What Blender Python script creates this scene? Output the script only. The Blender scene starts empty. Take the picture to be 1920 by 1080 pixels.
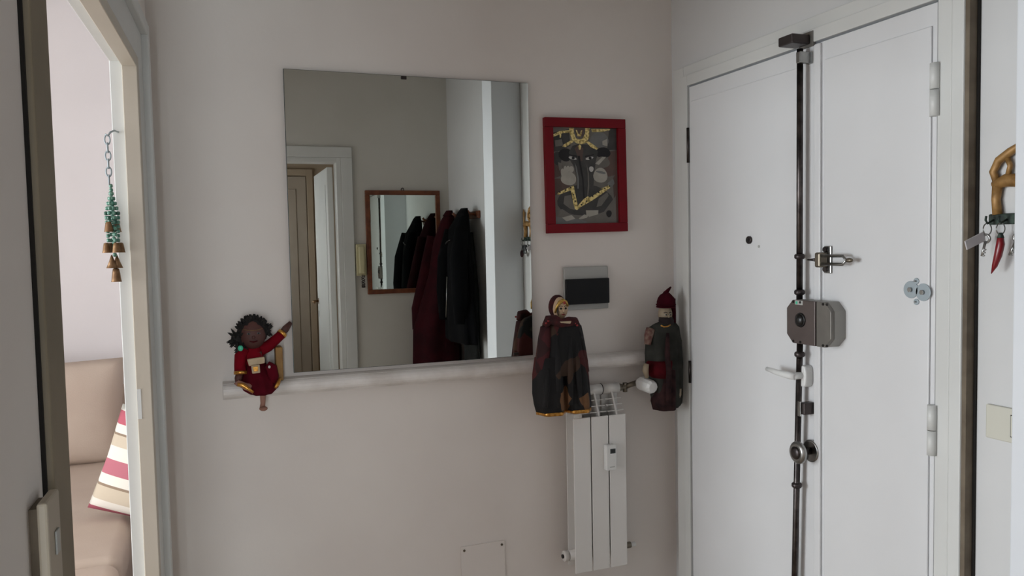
import bpy, math, random
from mathutils import Vector, Matrix
random.seed(7)
sc = bpy.context.scene
col = sc.collection
PI = math.pi

# ------------------------------------------------------------------ camera
F = 1477.0                                   # focal length in pixels of the 1920x1080 frame
_vx = Vector((3858, 157, -1477)).normalized()
_vy = Vector((-568, 67, -1477)); _vy = (_vy - _vy.dot(_vx)*_vx).normalized()
_vz = _vx.cross(_vy)
RM = Matrix((_vx, _vy, _vz))
CAM = Vector((0, 0, 1.5))
cd = bpy.data.cameras.new('camera'); cam = bpy.data.objects.new('camera', cd); col.objects.link(cam)
cam.matrix_world = Matrix.Translation(CAM) @ RM.to_4x4()
cd.sensor_width = 36; cd.lens = F/1920*36; cd.clip_start = 0.02
sc.camera = cam

# ------------------------------------------------------------------ light
sc.view_settings.view_transform = 'Standard'; sc.view_settings.look = 'None'
sc.view_settings.gamma = 1; sc.view_settings.use_curve_mapping = False
sc.view_settings.exposure = 0.0
w = bpy.data.worlds.new('sky'); sc.world = w; w.use_nodes = True
bg = w.node_tree.nodes['Background']; bg.inputs[0].default_value = (0.62, 0.74, 0.95, 1); bg.inputs[1].default_value = 1.0
def area(name, loc, rot, sx, sy, power, color):
    l = bpy.data.lights.new(name, 'AREA'); l.shape = 'RECTANGLE'; l.size = sx; l.size_y = sy
    l.energy = power; l.color = color
    o = bpy.data.objects.new(name, l); col.objects.link(o); o.location = loc; o.rotation_euler = rot
    return o
# daylight by the windows of the rooms next to the hall, plus one added fill
area('living_window_light', (-3.92, 1.95, 1.35), (0, -PI/2, 0), 1.6, 1.5, 128, (0.90, 0.965, 1.0))
area('kitchen_window_light', (-2.72, .48, 1.4), (0, -PI/2, 0), 1.5, .8, 62, (0.84, 0.93, 1.0))
area('back_wall_fill_light', (-.46, -2.22, 1.2), (PI/2, 0, 0), .55, 1.9, 48, (0.88, 0.955, 1.0))  # added lamp without a known source, brightens the left of the back wall
area('study_window_light', (-.04, -1.6, 1.55), (0, -PI/2, 0), 1.2, 0.8, 5, (0.95, 0.97, 1.0))

# ------------------------------------------------------------------ pixels to points
D = 2.70; W = 1.726; REAR = -0.45; CEIL = 2.85
def ray(px, py): return (RM @ Vector((px-960, 540-py, -F))).normalized()
def hit(px, py, p0, n):
    d = ray(px, py); return CAM + d*((Vector(p0)-CAM).dot(n)/d.dot(n))
def B(px, py, off=0): return hit(px, py, (0, D-off, 0), Vector((0, 1, 0)))
def R(px, py, off=0): return hit(px, py, (W-off, 0, 0), Vector((1, 0, 0)))
LC = B(285, 120)
LD = ray(455, 472); LD.z = 0; LD.normalize()
LN = Vector((LD.y, -LD.x, 0))
def L(px, py, off=0): return hit(px, py, LC + LN*off, LN)
def lx(y, off=0): return LC.x + (y-D)*LD.x/LD.y + off       # x of the left wall's casing plane

# ------------------------------------------------------------------ materials
def lin(c):
    return tuple(((v/255)/12.92 if v/255 <= .04045 else ((v/255+.055)/1.055)**2.4) for v in c) + (1,)
MATS = {}
def mat(name, c, rough=.6, metal=0, c2=None, scale=8, bump=0, bscale=60, spec=.5, coat=0, sheen=0, detail=3, lo=.35, hi=.65):
    m = bpy.data.materials.new(name); m.use_nodes = True; nt = m.node_tree; b = nt.nodes['Principled BSDF']
    b.inputs['Base Color'].default_value = lin(c); b.inputs['Roughness'].default_value = rough
    b.inputs['Metallic'].default_value = metal; b.inputs['Specular IOR Level'].default_value = spec
    if coat: b.inputs['Coat Weight'].default_value = coat
    if sheen: b.inputs['Sheen Weight'].default_value = sheen
    tc = nt.nodes.new('ShaderNodeTexCoord')
    if c2 is not None:
        n = nt.nodes.new('ShaderNodeTexNoise'); n.inputs['Scale'].default_value = scale; n.inputs['Detail'].default_value = detail
        r = nt.nodes.new('ShaderNodeValToRGB'); r.color_ramp.elements[0].position = lo; r.color_ramp.elements[1].position = hi
        r.color_ramp.elements[0].color = lin(c); r.color_ramp.elements[1].color = lin(c2)
        nt.links.new(tc.outputs['Object'], n.inputs['Vector']); nt.links.new(n.outputs['Fac'], r.inputs['Fac'])
        nt.links.new(r.outputs['Color'], b.inputs['Base Color'])
    if bump:
        n2 = nt.nodes.new('ShaderNodeTexNoise'); n2.inputs['Scale'].default_value = bscale; n2.inputs['Detail'].default_value = 4
        bp = nt.nodes.new('ShaderNodeBump'); bp.inputs['Strength'].default_value = bump; bp.inputs['Distance'].default_value = .004
        nt.links.new(tc.outputs['Object'], n2.inputs['Vector']); nt.links.new(n2.outputs['Fac'], bp.inputs['Height'])
        nt.links.new(bp.outputs['Normal'], b.inputs['Normal'])
    MATS[name] = m; return m
def ramp_stops(r, stops):
    els = r.color_ramp.elements
    while len(els) > 1: els.remove(els[-1])
    els[0].position = stops[0][0]; els[0].color = lin(stops[0][1])
    for p, c in stops[1:]:
        e = els.new(p); e.color = lin(c)
    r.color_ramp.interpolation = 'CONSTANT'

mat('wall_paint', (229, 221, 215), .85, c2=(234, 227, 221), scale=2.5, bump=.12, bscale=45)
mat('side_paint', (210, 209, 208), .85, c2=(215, 214, 213), scale=2.5, bump=.12, bscale=45)
mat('rear_paint', (208, 204, 196), .85, c2=(213, 209, 202), scale=2.5, bump=.12, bscale=45)
mat('living_paint', (226, 220, 220), .85, c2=(230, 224, 224), scale=2, bump=.1, bscale=45)
mat('pier_paint', (222, 224, 228), .8, c2=(227, 229, 232), scale=2, bump=.1, bscale=45)
mat('ceiling_paint', (228, 225, 221), .9, c2=(232, 229, 226), scale=2)
mat('door_enamel', (221, 221, 222), .38, c2=(225, 225, 226), scale=3, bump=.05, bscale=25)
mat('frame_enamel', (211, 211, 208), .42, c2=(217, 217, 214), scale=4, bump=.05, bscale=30)
mat('jamb_enamel', (198, 189, 174), .45, c2=(204, 195, 181), scale=4, bump=.05, bscale=30)
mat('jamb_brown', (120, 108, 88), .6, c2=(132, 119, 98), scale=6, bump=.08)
mat('jamb_white', (222, 224, 222), .45, c2=(226, 228, 226), scale=4)
mat('raw_edge', (120, 108, 92), .8, c2=(96, 84, 70), scale=14, bump=.2)
mat('gap_black', (26, 22, 18), .9)
mat('floor_tile', (176, 158, 138), .35, c2=(190, 173, 152), scale=6, bump=.03)
mat('grout', (120, 110, 100), .9)
mat('ledge_paint', (238, 233, 229), .5, c2=(214, 207, 201), scale=9, bump=.1, bscale=30, detail=6)
mat('mirror_edge', (46, 52, 48), .3)
mm = mat('mirror_glass', (232, 234, 229), .0, metal=1.0)
mm2 = mat('mirror_glass_old', (205, 212, 205), .0, metal=1.0)
mat('steel', (170, 170, 168), .28, metal=1, c2=(140, 140, 138), scale=20)
mat('dark_steel', (92, 86, 84), .35, metal=1, c2=(62, 58, 58), scale=30)
mat('gunmetal', (58, 52, 52), .4, metal=.7, c2=(74, 67, 66), scale=12)
mat('zinc', (165, 176, 182), .4, metal=.2)
mat('lock_brown', (88, 78, 75), .42, metal=.25, c2=(94, 84, 81), scale=20)
mat('lock_grey', (112, 108, 103), .4, metal=.35, c2=(120, 116, 110), scale=20)
mat('lock_side', (150, 148, 143), .45, metal=.3)
mat('black_plastic', (16, 16, 17), .35)
mat('rubber_black', (12, 12, 12), .6)
mat('smoked_door', (12, 12, 14), .35, spec=.25)
mat('grey_plastic', (172, 172, 168), .45)
mat('ivory_plastic', (206, 203, 190), .4)
mat('beige_plastic', (176, 164, 146), .5)
mat('cream_plastic', (205, 196, 158), .45)
mat('white_plastic', (226, 226, 224), .4)
mat('radiator_enamel', (226, 223, 219), .32)
mat('lcd', (70, 74, 74), .2)
mat('brass', (168, 128, 76), .5, metal=.25, c2=(128, 94, 50), scale=40)
mat('old_brass', (150, 118, 84), .45, metal=.6, c2=(120, 90, 62), scale=60)
mat('dull_brass', (120, 112, 100), .4, metal=.9)
mat('verdigris', (66, 82, 72), .6, metal=.4, c2=(40, 48, 44), scale=60)
mat('red_enamel', (112, 2, 18), .5, c2=(122, 4, 22), scale=10, spec=.25)
mat('red_chili', (120, 10, 22), .3, coat=.2)
mat('walnut', (128, 70, 40), .45, c2=(104, 54, 30), scale=25, bump=.1)
mat('black_cloth', (7, 7, 9), .9, c2=(10, 10, 12), spec=.1, scale=12, bump=.3, bscale=40)
mat('charcoal_cloth', (48, 49, 48), .9, c2=(40, 41, 40), spec=.1, scale=20, bump=.3)
mat('wine_cloth', (50, 7, 15), .9, c2=(38, 5, 11), spec=.15, scale=10, bump=.3, bscale=40)
mat('doll_skin', (88, 50, 44), .6, c2=(74, 42, 38), scale=20)
mat('doll_leg', (150, 108, 92), .6)
mat('doll_red', (124, 4, 24), .9, c2=(106, 3, 20), spec=.15, scale=18, bump=.25, bscale=90)
mat('doll_wine', (90, 6, 24), .9, c2=(74, 5, 19), spec=.15, scale=18, bump=.25, bscale=90)
mat('cream_cloth', (196, 176, 148), .85, c2=(184, 164, 136), scale=40, bump=.2)
mat('gold_cloth', (222, 168, 84), .3, metal=.75, c2=(180, 120, 50), scale=120)
mat('gold_box', (150, 112, 58), .55, metal=.2, c2=(122, 88, 44), scale=14)
mat('black_hair', (14, 11, 11), .8, bump=.4, bscale=120)
mat('green_bead', (60, 190, 150), .25, coat=.5)
mat('bead_green', (58, 122, 104), .3, coat=.4, c2=(110, 150, 132), scale=160)
mat('puppet_skin', (206, 178, 146), .5, c2=(198, 168, 136), scale=30)
mat('king_skin', (150, 134, 112), .55, c2=(140, 124, 102), scale=30)
mat('paint_black', (14, 10, 10), .5)
mat('paint_red', (140, 40, 40), .5)
mat('gold_paint', (206, 172, 90), .4, metal=.6, c2=(170, 128, 60), scale=120)
mat('shawl_red', (72, 14, 18), .9, c2=(40, 8, 12), scale=40, bump=.3)
mat('turban_red', (62, 8, 22), .9, c2=(48, 6, 16), spec=.1, scale=20, bump=.25)
mat('beard', (26, 10, 12), .85, bump=.4, bscale=120)
mat('robe_grey', (58, 58, 54), .9, c2=(44, 44, 41), spec=.1, scale=14, bump=.25)
mat('sash_red', (78, 12, 20), .9, c2=(56, 8, 14), spec=.1, scale=24, bump=.3)
mat('robe_brown', (60, 40, 40), .9, c2=(38, 26, 28), spec=.1, scale=30, bump=.3)
mat('stripe_tan', (130, 108, 94), .85, c2=(96, 58, 54), scale=60)
mat('sofa_fabric', (196, 178, 163), .9, c2=(190, 171, 156), scale=5, bump=.15, bscale=200)
mat('print_grey', (118, 114, 108), .7, c2=(108, 104, 98), scale=25)
mat('print_dark', (60, 60, 60), .7, c2=(70, 69, 68), scale=30)
mat('print_black', (30, 29, 32), .7)
mat('print_brown', (98, 78, 72), .7, c2=(88, 73, 68), scale=30)
mat('print_mid', (124, 125, 124), .7, c2=(114, 115, 114), scale=30)
mat('print_pale', (178, 174, 164), .7, c2=(166, 162, 152), scale=30)
mat('print_gold', (240, 220, 150), .6, c2=(160, 138, 76), scale=120, lo=.45, hi=.62)
mat('print_white', (196, 194, 190), .7)
mat('paper_tag', (196, 192, 194), .6)
mat('study_beige', (178, 160, 138), .8, c2=(184, 166, 144), scale=3)
mat('study_door', (178, 165, 150), .55, c2=(184, 171, 156), scale=4)
gm = mat('window_glass', (255, 255, 255), .0); gm.node_tree.nodes['Principled BSDF'].inputs['Transmission Weight'].default_value = 1

def pattern_mat(name, stops, scale, rough=.85):
    m = mat(name, stops[0][1], rough, bump=.25, bscale=60); nt = m.node_tree; b = nt.nodes['Principled BSDF']
    tc = nt.nodes.new('ShaderNodeTexCoord'); n = nt.nodes.new('ShaderNodeTexNoise'); n.inputs['Scale'].default_value = 9
    mx = nt.nodes.new('ShaderNodeVectorMath'); mx.operation = 'MULTIPLY_ADD'; mx.inputs[1].default_value = (.06, .06, .06)
    v = nt.nodes.new('ShaderNodeTexVoronoi'); v.inputs['Scale'].default_value = scale
    s = nt.nodes.new('ShaderNodeSeparateColor'); r = nt.nodes.new('ShaderNodeValToRGB'); ramp_stops(r, stops)
    nt.links.new(tc.outputs['Object'], n.inputs['Vector']); nt.links.new(n.outputs['Color'], mx.inputs[0])
    nt.links.new(tc.outputs['Object'], mx.inputs[2]); nt.links.new(mx.outputs[0], v.inputs['Vector'])
    nt.links.new(v.outputs['Color'], s.inputs[0]); nt.links.new(s.outputs[0], r.inputs['Fac']); nt.links.new(r.outputs['Color'], b.inputs['Base Color'])
pattern_mat('queen_print', [(0, (10, 9, 11)), (.32, (22, 22, 28)), (.42, (58, 40, 28)), (.50, (12, 11, 12)), (.60, (112, 78, 50)), (.69, (50, 52, 42)), (.78, (14, 12, 14)), (.90, (72, 22, 22))], 13)
pattern_mat('queen_wine', [(0, (52, 10, 18)), (.4, (66, 16, 22)), (.7, (40, 8, 12)), (.9, (78, 48, 34))], 18)
def stripe_mat(name, stops, size):
    m = mat(name, stops[0][1], .85, bump=.15, bscale=250); nt = m.node_tree; b = nt.nodes['Principled BSDF']
    tc = nt.nodes.new('ShaderNodeTexCoord'); s = nt.nodes.new('ShaderNodeSeparateXYZ'); mr = nt.nodes.new('ShaderNodeMapRange')
    mr.inputs['From Min'].default_value = -size/2; mr.inputs['From Max'].default_value = size/2
    r = nt.nodes.new('ShaderNodeValToRGB'); ramp_stops(r, stops)
    nt.links.new(tc.outputs['Object'], s.inputs[0]); nt.links.new(s.outputs[2], mr.inputs['Value'])
    nt.links.new(mr.outputs[0], r.inputs['Fac']); nt.links.new(r.outputs['Color'], b.inputs['Base Color'])
stripe_mat('cushion_stripes', [(0, (170, 84, 98)), (.04, (232, 224, 212)), (.12, (206, 190, 168)), (.25, (150, 128, 108)), (.27, (234, 228, 216)),
    (.36, (190, 112, 124)), (.50, (234, 228, 216)), (.62, (206, 190, 168)), (.72, (150, 128, 108)), (.74, (234, 228, 216)), (.82, (190, 96, 110)), (.94, (234, 228, 216))], .42)

# ------------------------------------------------------------------ mesh building
class MB:
    def __init__(s): s.v = []; s.f = []; s.m = []; s.sm = []; s.cur = 0
    def add(s, vs, fs, smooth=False):
        k = len(s.v); s.v += [tuple(v) for v in vs]
        for f in fs: s.f.append(tuple(i+k for i in f)); s.m.append(s.cur); s.sm.append(smooth)
        return s
    def box(s, x0, x1, y0, y1, z0, z1):
        if x0 > x1: x0, x1 = x1, x0
        if y0 > y1: y0, y1 = y1, y0
        if z0 > z1: z0, z1 = z1, z0
        vs = [(x, y, z) for x in (x0, x1) for y in (y0, y1) for z in (z0, z1)]
        return s.add(vs, [(0,1,3,2),(4,6,7,5),(0,4,5,1),(2,3,7,6),(0,2,6,4),(1,5,7,3)])
    def prism(s, pts, vec, smooth=False):                    # polygon points extruded along a vector
        n = len(pts); v = Vector(vec); a = [Vector(p) for p in pts]
        return s.add(a + [p+v for p in a], [tuple(range(n))[::-1], tuple(range(n, 2*n))] + [(i, (i+1) % n, n+(i+1) % n, n+i) for i in range(n)], smooth)
    def loft(s, rings, cap=True, smooth=True):
        n = len(rings[0]); vs = [p for r in rings for p in r]; fs = []
        for k in range(len(rings)-1):
            for i in range(n):
                j = (i+1) % n; fs.append((k*n+i, k*n+j, (k+1)*n+j, (k+1)*n+i))
        s.add(vs, fs, smooth)
        if cap:
            k = len(s.v) - len(vs)
            for ids in (tuple(range(n))[::-1], tuple(range((len(rings)-1)*n, len(rings)*n))):
                s.f.append(tuple(k+i for i in ids)); s.m.append(s.cur); s.sm.append(False)
        return s
    def tube(s, path, rad, n=12, smooth=True, cap=True):
        path = [Vector(p) for p in path]; rs = rad if isinstance(rad, (list, tuple)) else [rad]*len(path)
        rings = []; up = None
        for i, p in enumerate(path):
            t = (path[min(i+1, len(path)-1)] - path[max(i-1, 0)])
            t = t.normalized() if t.length > 1e-9 else Vector((0, 0, 1))
            if up is None: up = t.cross(Vector((0, 0, 1)) if abs(t.z) < .9 else Vector((0, 1, 0))).normalized()
            up = (up - t*up.dot(t)).normalized(); b = t.cross(up)
            rings.append([p + (up*math.cos(2*PI*k/n) + b*math.sin(2*PI*k/n))*rs[i] for k in range(n)])
        return s.loft(rings, cap, smooth)
    def cyl(s, a, b, r, n=20, r2=None): return s.tube([a, b], [r, r if r2 is None else r2], n)
    def ball(s, c, rx, ry, rz, nu=18, nv=10, fn=None):
        c = Vector(c); rings = []
        for j in range(1, nv):
            ph = PI*j/nv; ring = []
            for i in range(nu):
                th = 2*PI*i/nu; k = fn(th, ph) if fn else 1
                ring.append(c + Vector((rx*math.sin(ph)*math.cos(th), ry*math.sin(ph)*math.sin(th), rz*math.cos(ph)))*k)
            rings.append(ring)
        return s.loft(rings, True, True)
    def torus(s, c, axis, R0, r, nu=20, nv=8, sx=1, up=None):
        c = Vector(c); a = Vector(axis).normalized()
        u = Vector(up).normalized() if up else (a.cross(Vector((0, 0, 1))) if abs(a.z) < .9 else a.cross(Vector((1, 0, 0)))).normalized()
        v = a.cross(u); rings = []
        for i in range(nu):
            t = 2*PI*i/nu; d = u*math.cos(t)*sx + v*math.sin(t); dn = (u*math.cos(t) + v*math.sin(t)*sx).normalized()
            rings.append([c + d*R0 + (dn*math.cos(2*PI*k/nv) + a*math.sin(2*PI*k/nv))*r for k in range(nv)])
        rings.append(rings[0]); return s.loft(rings, False, True)
    def build(s, name, mats, parent=None, bevel=0, seg=2, subsurf=0):
        me = bpy.data.meshes.new(name); me.from_pydata(s.v, [], s.f)
        for k in ([mats] if isinstance(mats, str) else mats): me.materials.append(MATS[k])
        me.polygons.foreach_set('material_index', s.m); me.polygons.foreach_set('use_smooth', s.sm); me.update()
        import bmesh
        bm = bmesh.new(); bm.from_mesh(me); bmesh.ops.recalc_face_normals(bm, faces=bm.faces); bm.to_mesh(me); bm.free()
        o = bpy.data.objects.new(name, me); col.objects.link(o)
        if bevel:
            b = o.modifiers.new('bevel', 'BEVEL'); b.width = bevel; b.segments = seg; b.limit_method = 'ANGLE'; b.angle_limit = .6
        if subsurf:
            b = o.modifiers.new('smooth', 'SUBSURF'); b.levels = subsurf; b.render_levels = subsurf
        if parent is not None:
            o.parent = parent; o.matrix_parent_inverse = Matrix.Translation(parent.location).inverted() if parent.type == 'EMPTY' else Matrix()
        return o
def bx(name, m, parent, *a, bevel=0, seg=2): return MB().box(*a).build(name, m, parent, bevel, seg)
def empty(name, loc=(0, 0, 0)):
    o = bpy.data.objects.new(name, None); o.empty_display_size = .05; col.objects.link(o); o.location = loc; return o
def thing(name, label, cat, loc=(0, 0, 0), group=None): return tag(empty(name, loc), label, cat, group)
def tag(o, label, cat, group=None):
    o['label'] = label; o['category'] = cat
    if group: o['group'] = group
    return o
def struct(o, label=None):
    o['kind'] = 'structure'
    if label: o['label'] = label
    return o
def part(o, label): o['label'] = label; return o
def er(c, a, b, n=28, fold=0, k=9, ph=0, back=None):         # an elliptic ring in a level plane, with folds
    c = Vector(c); out = []
    for i in range(n):
        t = 2*PI*i/n; q = 1 + fold*math.cos(k*t+ph)
        d = b if math.sin(t) < 0 or back is None else back
        out.append((c.x + a*math.cos(t)*q, c.y + d*math.sin(t)*q, c.z))
    return out
def prow(py, xl, xr, off, depth, back=None, **kw):           # one such ring between two pixels of the photograph, off metres from the back wall
    l = B(xl, py, off); r = B(xr, py, off); c = (l+r)/2
    return er(c, (r-l).length/2, depth, back=back, **kw)

# ================================================================== SETTING
LW = .055                                                    # thickness of the wall to the living room
OY0, OY1, OZ = 1.265, 2.30, 1.99                             # that doorway: near edge, far edge, head
o = struct(MB().box(-.205, W+.25, D, D+.12, 0, CEIL).build('wall_back', 'wall_paint'), 'pinkish white plaster wall behind the mirror')
# left wall: follows its slightly skewed line; wall face 12 mm behind the casing face
def lprism(mb, y0, y1, z0, z1, o0, o1):
    pts = [(lx(y0, o0), y0, z0), (lx(y0, o1), y0, z0), (lx(y1, o1), y1, z0), (lx(y1, o0), y1, z0)]
    return mb.prism(pts, (0, 0, z1-z0))
mb = MB(); wf = -.013
KY0, KY1, KZ = -.43, .92, 2.2                              # open passage to the kitchen
lprism(mb, KY1, OY0-.02, 0, CEIL, wf-LW, wf); lprism(mb, REAR, KY1, KZ, CEIL, wf-LW, wf); lprism(mb, OY1+.03, D+.12, 0, CEIL, wf-LW, wf); lprism(mb, OY0-.02, OY1+.03, OZ+.03, CEIL, wf-LW, wf)
struct(mb.build('wall_left', 'wall_paint'), 'plaster wall with the doorway to the living room')
# right wall round the entrance, pier, rear wall
DY0, DY1, DZ = 1.464, 2.543, 2.08                            # entrance: near edge, far edge, head
mb = MB(); mb.box(W, W+.12, DY1+.02, D, 0, CEIL).box(W, W+.12, REAR, DY0-.02, 0, CEIL).box(W, W+.12, DY0-.02, DY1+.02, DZ+.02, CEIL)
struct(mb.build('wall_right', 'side_paint'), 'white plaster wall around the entrance doors')
struct(MB().prism([(1.522, 1.128, 0), (1.522, .97, 0), (W, .97, 0), (W, 1.06, 0)], (0, 0, CEIL)).build('wall_pier', 'pier_paint', bevel=.004), 'narrow white wall pier beside the key rack')
RX0, RX1, RZ = .08, .881, 2.129
mb = MB(); mb.box(-.12, RX0-.02, REAR-.12, REAR, 0, CEIL).box(RX1+.02, W+.12, REAR-.12, REAR, 0, CEIL).box(RX0-.02, RX1+.02, REAR-.12, REAR, RZ+.02, CEIL)
struct(mb.build('wall_rear', 'rear_paint'), 'greyish plaster wall with a doorway seen in the wall mirror')
struct(MB().box(-4.1, W+.25, -2.6, 5.0, CEIL, CEIL+.1).build('ceiling', 'ceiling_paint'))
fl = struct(MB().box(-4.1, W+.25, -2.6, 5.0, -.1, -.006).build('floor', 'grout'), 'tiled floor')
# floor tiles of the hall
tile = None
for i in range(5):
    for j in range(8):
        x0 = -.24+i*.398; y0 = REAR+j*.398
        x1 = min(x0+.394, W-.002); y1 = min(y0+.394, D-.002)
        if x1-x0 < .02 or y1-y0 < .02: continue
        MB().box(x0, x1, y0, y1, -.006, 0).build('tile', 'floor_tile', fl)
MB().box(-.36, -.12, -2.3, REAR, -.006, 0).build('parquet', 'floor_tile', fl)
MB().box(-4.0, -.36, -2.3, 4.8, -.006, 0).build('parquet', 'floor_tile', fl)
MB().box(-.06, 1.6, -2.4, -.58, -.006, 0).build('parquet', 'floor_tile', fl)
# baseboards of the hall
for nm, a in (('baseboard_back', (-.12, W-.05, D-.014, D, 0, .09)), ('baseboard_pier', (1.508, 1.522, .975, 1.12, 0, .09)), ('baseboard_rear', (1.0, W-.01, REAR, REAR+.014, 0, .09))):
    struct(bx(nm, 'frame_enamel', None, *a, bevel=.004))
# ---- living room shell
LFY = 4.8
struct(MB().box(-4.1, .3, LFY, LFY+.12, 0, CEIL).build('wall_living_back', 'living_paint'), 'bright pinkish wall of the living room behind the sofa')
struct(MB().box(.06, .16, D+.12, LFY, 0, CEIL).build('wall_living_right', 'living_paint'), 'side wall of the living room')
struct(MB().box(-4.1, -.325, .96, 1.06, 0, CEIL).build('wall_living_front', 'living_paint'), 'wall between the living room and the kitchen')
mb = MB()
for y0, y1 in ((1.06, 1.15), (2.75, LFY)): mb.box(-4.1, -4.0, y0, y1, 0, CEIL)
mb.box(-4.1, -4.0, 1.15, 2.75, 2.3, CEIL).box(-4.1, -4.0, 1.15, 2.75, 0, .5)
struct(mb.build('wall_living_window', 'living_paint'), 'living room wall with its window')
struct(MB().box(-4.0, -2.75, 3.05, 3.15, 0, CEIL).build('living_light_blocker', 'living_paint'), 'unseen blocker wall added to dim the living room back wall')  # added out of view to hold window light off the living room back wall
def window(name, label, y0, y1, z0, z1, x=-4.05):
    wn = struct(empty(name, (x, (y0+y1)/2, z0)), label)
    for yy in (y0+.03, (y0+y1)/2, y1-.03): bx('window_stile', 'frame_enamel', wn, x-.03, x+.03, yy-.03, yy+.03, z0, z1)
    for zz in (z0+.03, z1-.03): bx('window_rail', 'frame_enamel', wn, x-.03, x+.03, y0+.06, y1-.06, zz-.03, zz+.03)
    ym = (y0+y1)/2
    bx('pane', 'window_glass', wn, x-.003, x+.003, y0+.06, ym-.03, z0+.06, z1-.06); bx('pane', 'window_glass', wn, x-.003, x+.003, ym+.03, y1-.06, z0+.06, z1-.06)
window('window_1', 'living room window with white frame', 1.15, 2.75, .5, 2.3)
window('window_2', 'kitchen window with white frame', .05, .92, .7, 2.3, x=-2.85)
mb = MB()
for y0, y1 in ((-2.3, .05), (.92, .96)): mb.box(-2.9, -2.8, y0, y1, 0, CEIL)
mb.box(-2.9, -2.8, .05, .92, 0, .7).box(-2.9, -2.8, .05, .92, 2.3, CEIL)
struct(mb.build('wall_kitchen_window', 'living_paint'), 'kitchen wall with its window')
struct(MB().box(-1.25, -1.15, -.6, .30, 0, CEIL).build('kitchen_light_blocker', 'living_paint'), 'unseen blocker wall added to cut the kitchen window light')  # added out of view so the light fades towards the rear corner
mb = MB(); mb.box(-2.9, -.78, -2.4, -2.3, 0, CEIL).box(-.15, -.12, -2.4, -2.3, 0, CEIL).box(-.78, -.15, -2.4, -2.3, 2.35, CEIL)
struct(mb.build('wall_kitchen_front', 'living_paint'), 'end wall of the kitchen with an added glazed opening')
wn = struct(empty('added_window', (-.46, -2.35, 0)), 'unseen narrow glazed opening added around the fill lamp')  # unseen opening, added only to go with the fill lamp
for xx in (-.76, -.17): bx('window_stile', 'frame_enamel', wn, xx-.02, xx+.02, -2.38, -2.32, 0, 2.35)
for zz in (.05, 2.3): bx('window_rail', 'frame_enamel', wn, -.74, -.19, -2.38, -2.32, zz-.05, zz+.05)
bx('pane', 'window_glass', wn, -.74, -.19, -2.353, -2.347, .1, 2.25)
# ---- room behind the rear doorway
mb = MB(); mb.box(-.12, 1.75, -2.52, -2.4, 0, CEIL); struct(mb.build('wall_study_back', 'study_beige'), 'beige wall seen through the rear doorway')
struct(MB().box(1.6, 1.72, -2.4, REAR-.12, 0, CEIL).build('wall_study_right', 'study_beige'))
mb = MB(); mb.box(-.12, -.06, -2.4, -2.0, 0, CEIL).box(-.12, -.06, -1.2, REAR-.12, 0, CEIL).box(-.12, -.06, -2, -1.2, 2.2, CEIL).box(-.12, -.06, -2, -1.2, 0, .9)
struct(mb.build('wall_study_left', 'study_beige'))
window('window_3', 'window of the room behind the rear doorway', -2.0, -1.2, .9, 2.2, x=-.09)

# ================================================================== DOORWAY TO THE LIVING ROOM
t = struct(empty('trim_1', (lx(1.78), 1.78, 0)), 'cream painted door frame of the living room doorway')
def lbox(name, m, y0, y1, z0, z1, o0, o1, bevel=.002): return lprism(MB(), y0, y1, z0, z1, o0, o1).build(name, m, t, bevel)
lbox('jamb', 'jamb_enamel', OY1, OY1+.035, 0, OZ+.03, -.037, 0)                  # far jamb, hall side
lbox('jamb_stop', 'jamb_white', OY1+.018, OY1+.035, 0, OZ+.03, wf-LW, -.037)   # far jamb, living room side, stepped back
lbox('casing', 'frame_enamel', OY1+.035, OY1+.13, 0, OZ+.115, wf, 0)
lbox('backband', 'frame_enamel', OY1+.13, OY1+.165, 0, OZ+.15, wf, .018, .004)
lbox('head_jamb', 'jamb_enamel', OY0, OY1, OZ, OZ+.03, -.037, 0)
lbox('head_stop', 'jamb_white', OY0, OY1+.018, OZ+.014, OZ+.03, wf-LW, -.037)
lbox('head_casing', 'frame_enamel', OY0-.1, OY1+.035, OZ+.03, OZ+.115, wf, 0)
lbox('head_backband', 'frame_enamel', OY0-.1, OY1+.13, OZ+.115, OZ+.15, wf, .018, .004)
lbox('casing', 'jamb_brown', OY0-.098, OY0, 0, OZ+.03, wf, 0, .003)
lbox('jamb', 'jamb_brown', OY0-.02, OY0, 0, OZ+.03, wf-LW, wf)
lbox('shadow_gap', 'gap_black', OY0-.103, OY0-.098, 0, OZ+.03, wf, -.008, 0)
p = B(232, 760)
lbox('strike_plate', 'jamb_white', OY1-.001, OY1+.012, 1.06, 1.14, -.036, -.026, 0)

# ================================================================== ENTRANCE DOORS (right wall)
FO = .045                                                    # the frame stands 45 mm off the wall
t = struct(empty('trim_2', (W, 2.0, 0)), 'white painted frame around the double entrance door')
def rb(name, m, parent, y0, y1, z0, z1, o0, o1, bevel=.002): return bx(name, m, parent, W-o1, W-o0, y0, y1, z0, z1, bevel=bevel)
fy = lambda px, o=FO: R(px, 500, o).y
FYL, FYR = 2.652, 1.372
FZ = 2.165
rb('frame_post', 'frame_enamel', t, DY1+.006, DY1+.045, 0, DZ+.045, .0, .032)
rb('frame_post', 'frame_enamel', t, DY1+.045, FYL, 0, FZ, .0, .022, .004)
rb('frame_post', 'frame_enamel', t, DY0-.045, DY0-.006, 0, DZ+.045, .0, .032)
rb('frame_post', 'frame_enamel', t, FYR+.012, DY0-.045, 0, FZ, .0, .034, .004)
rb('frame_edge', 'raw_edge', t, FYR, FYR+.012, 0, FZ, 0, .03, .001)
rb('frame_gap', 'gap_black', t, FYR-.006, FYR, 0, FZ, 0, .006, 0)
rb('frame_head', 'frame_enamel', t, DY0-.006, DY1+.006, DZ+.006, DZ+.045, 0, .032)
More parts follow.
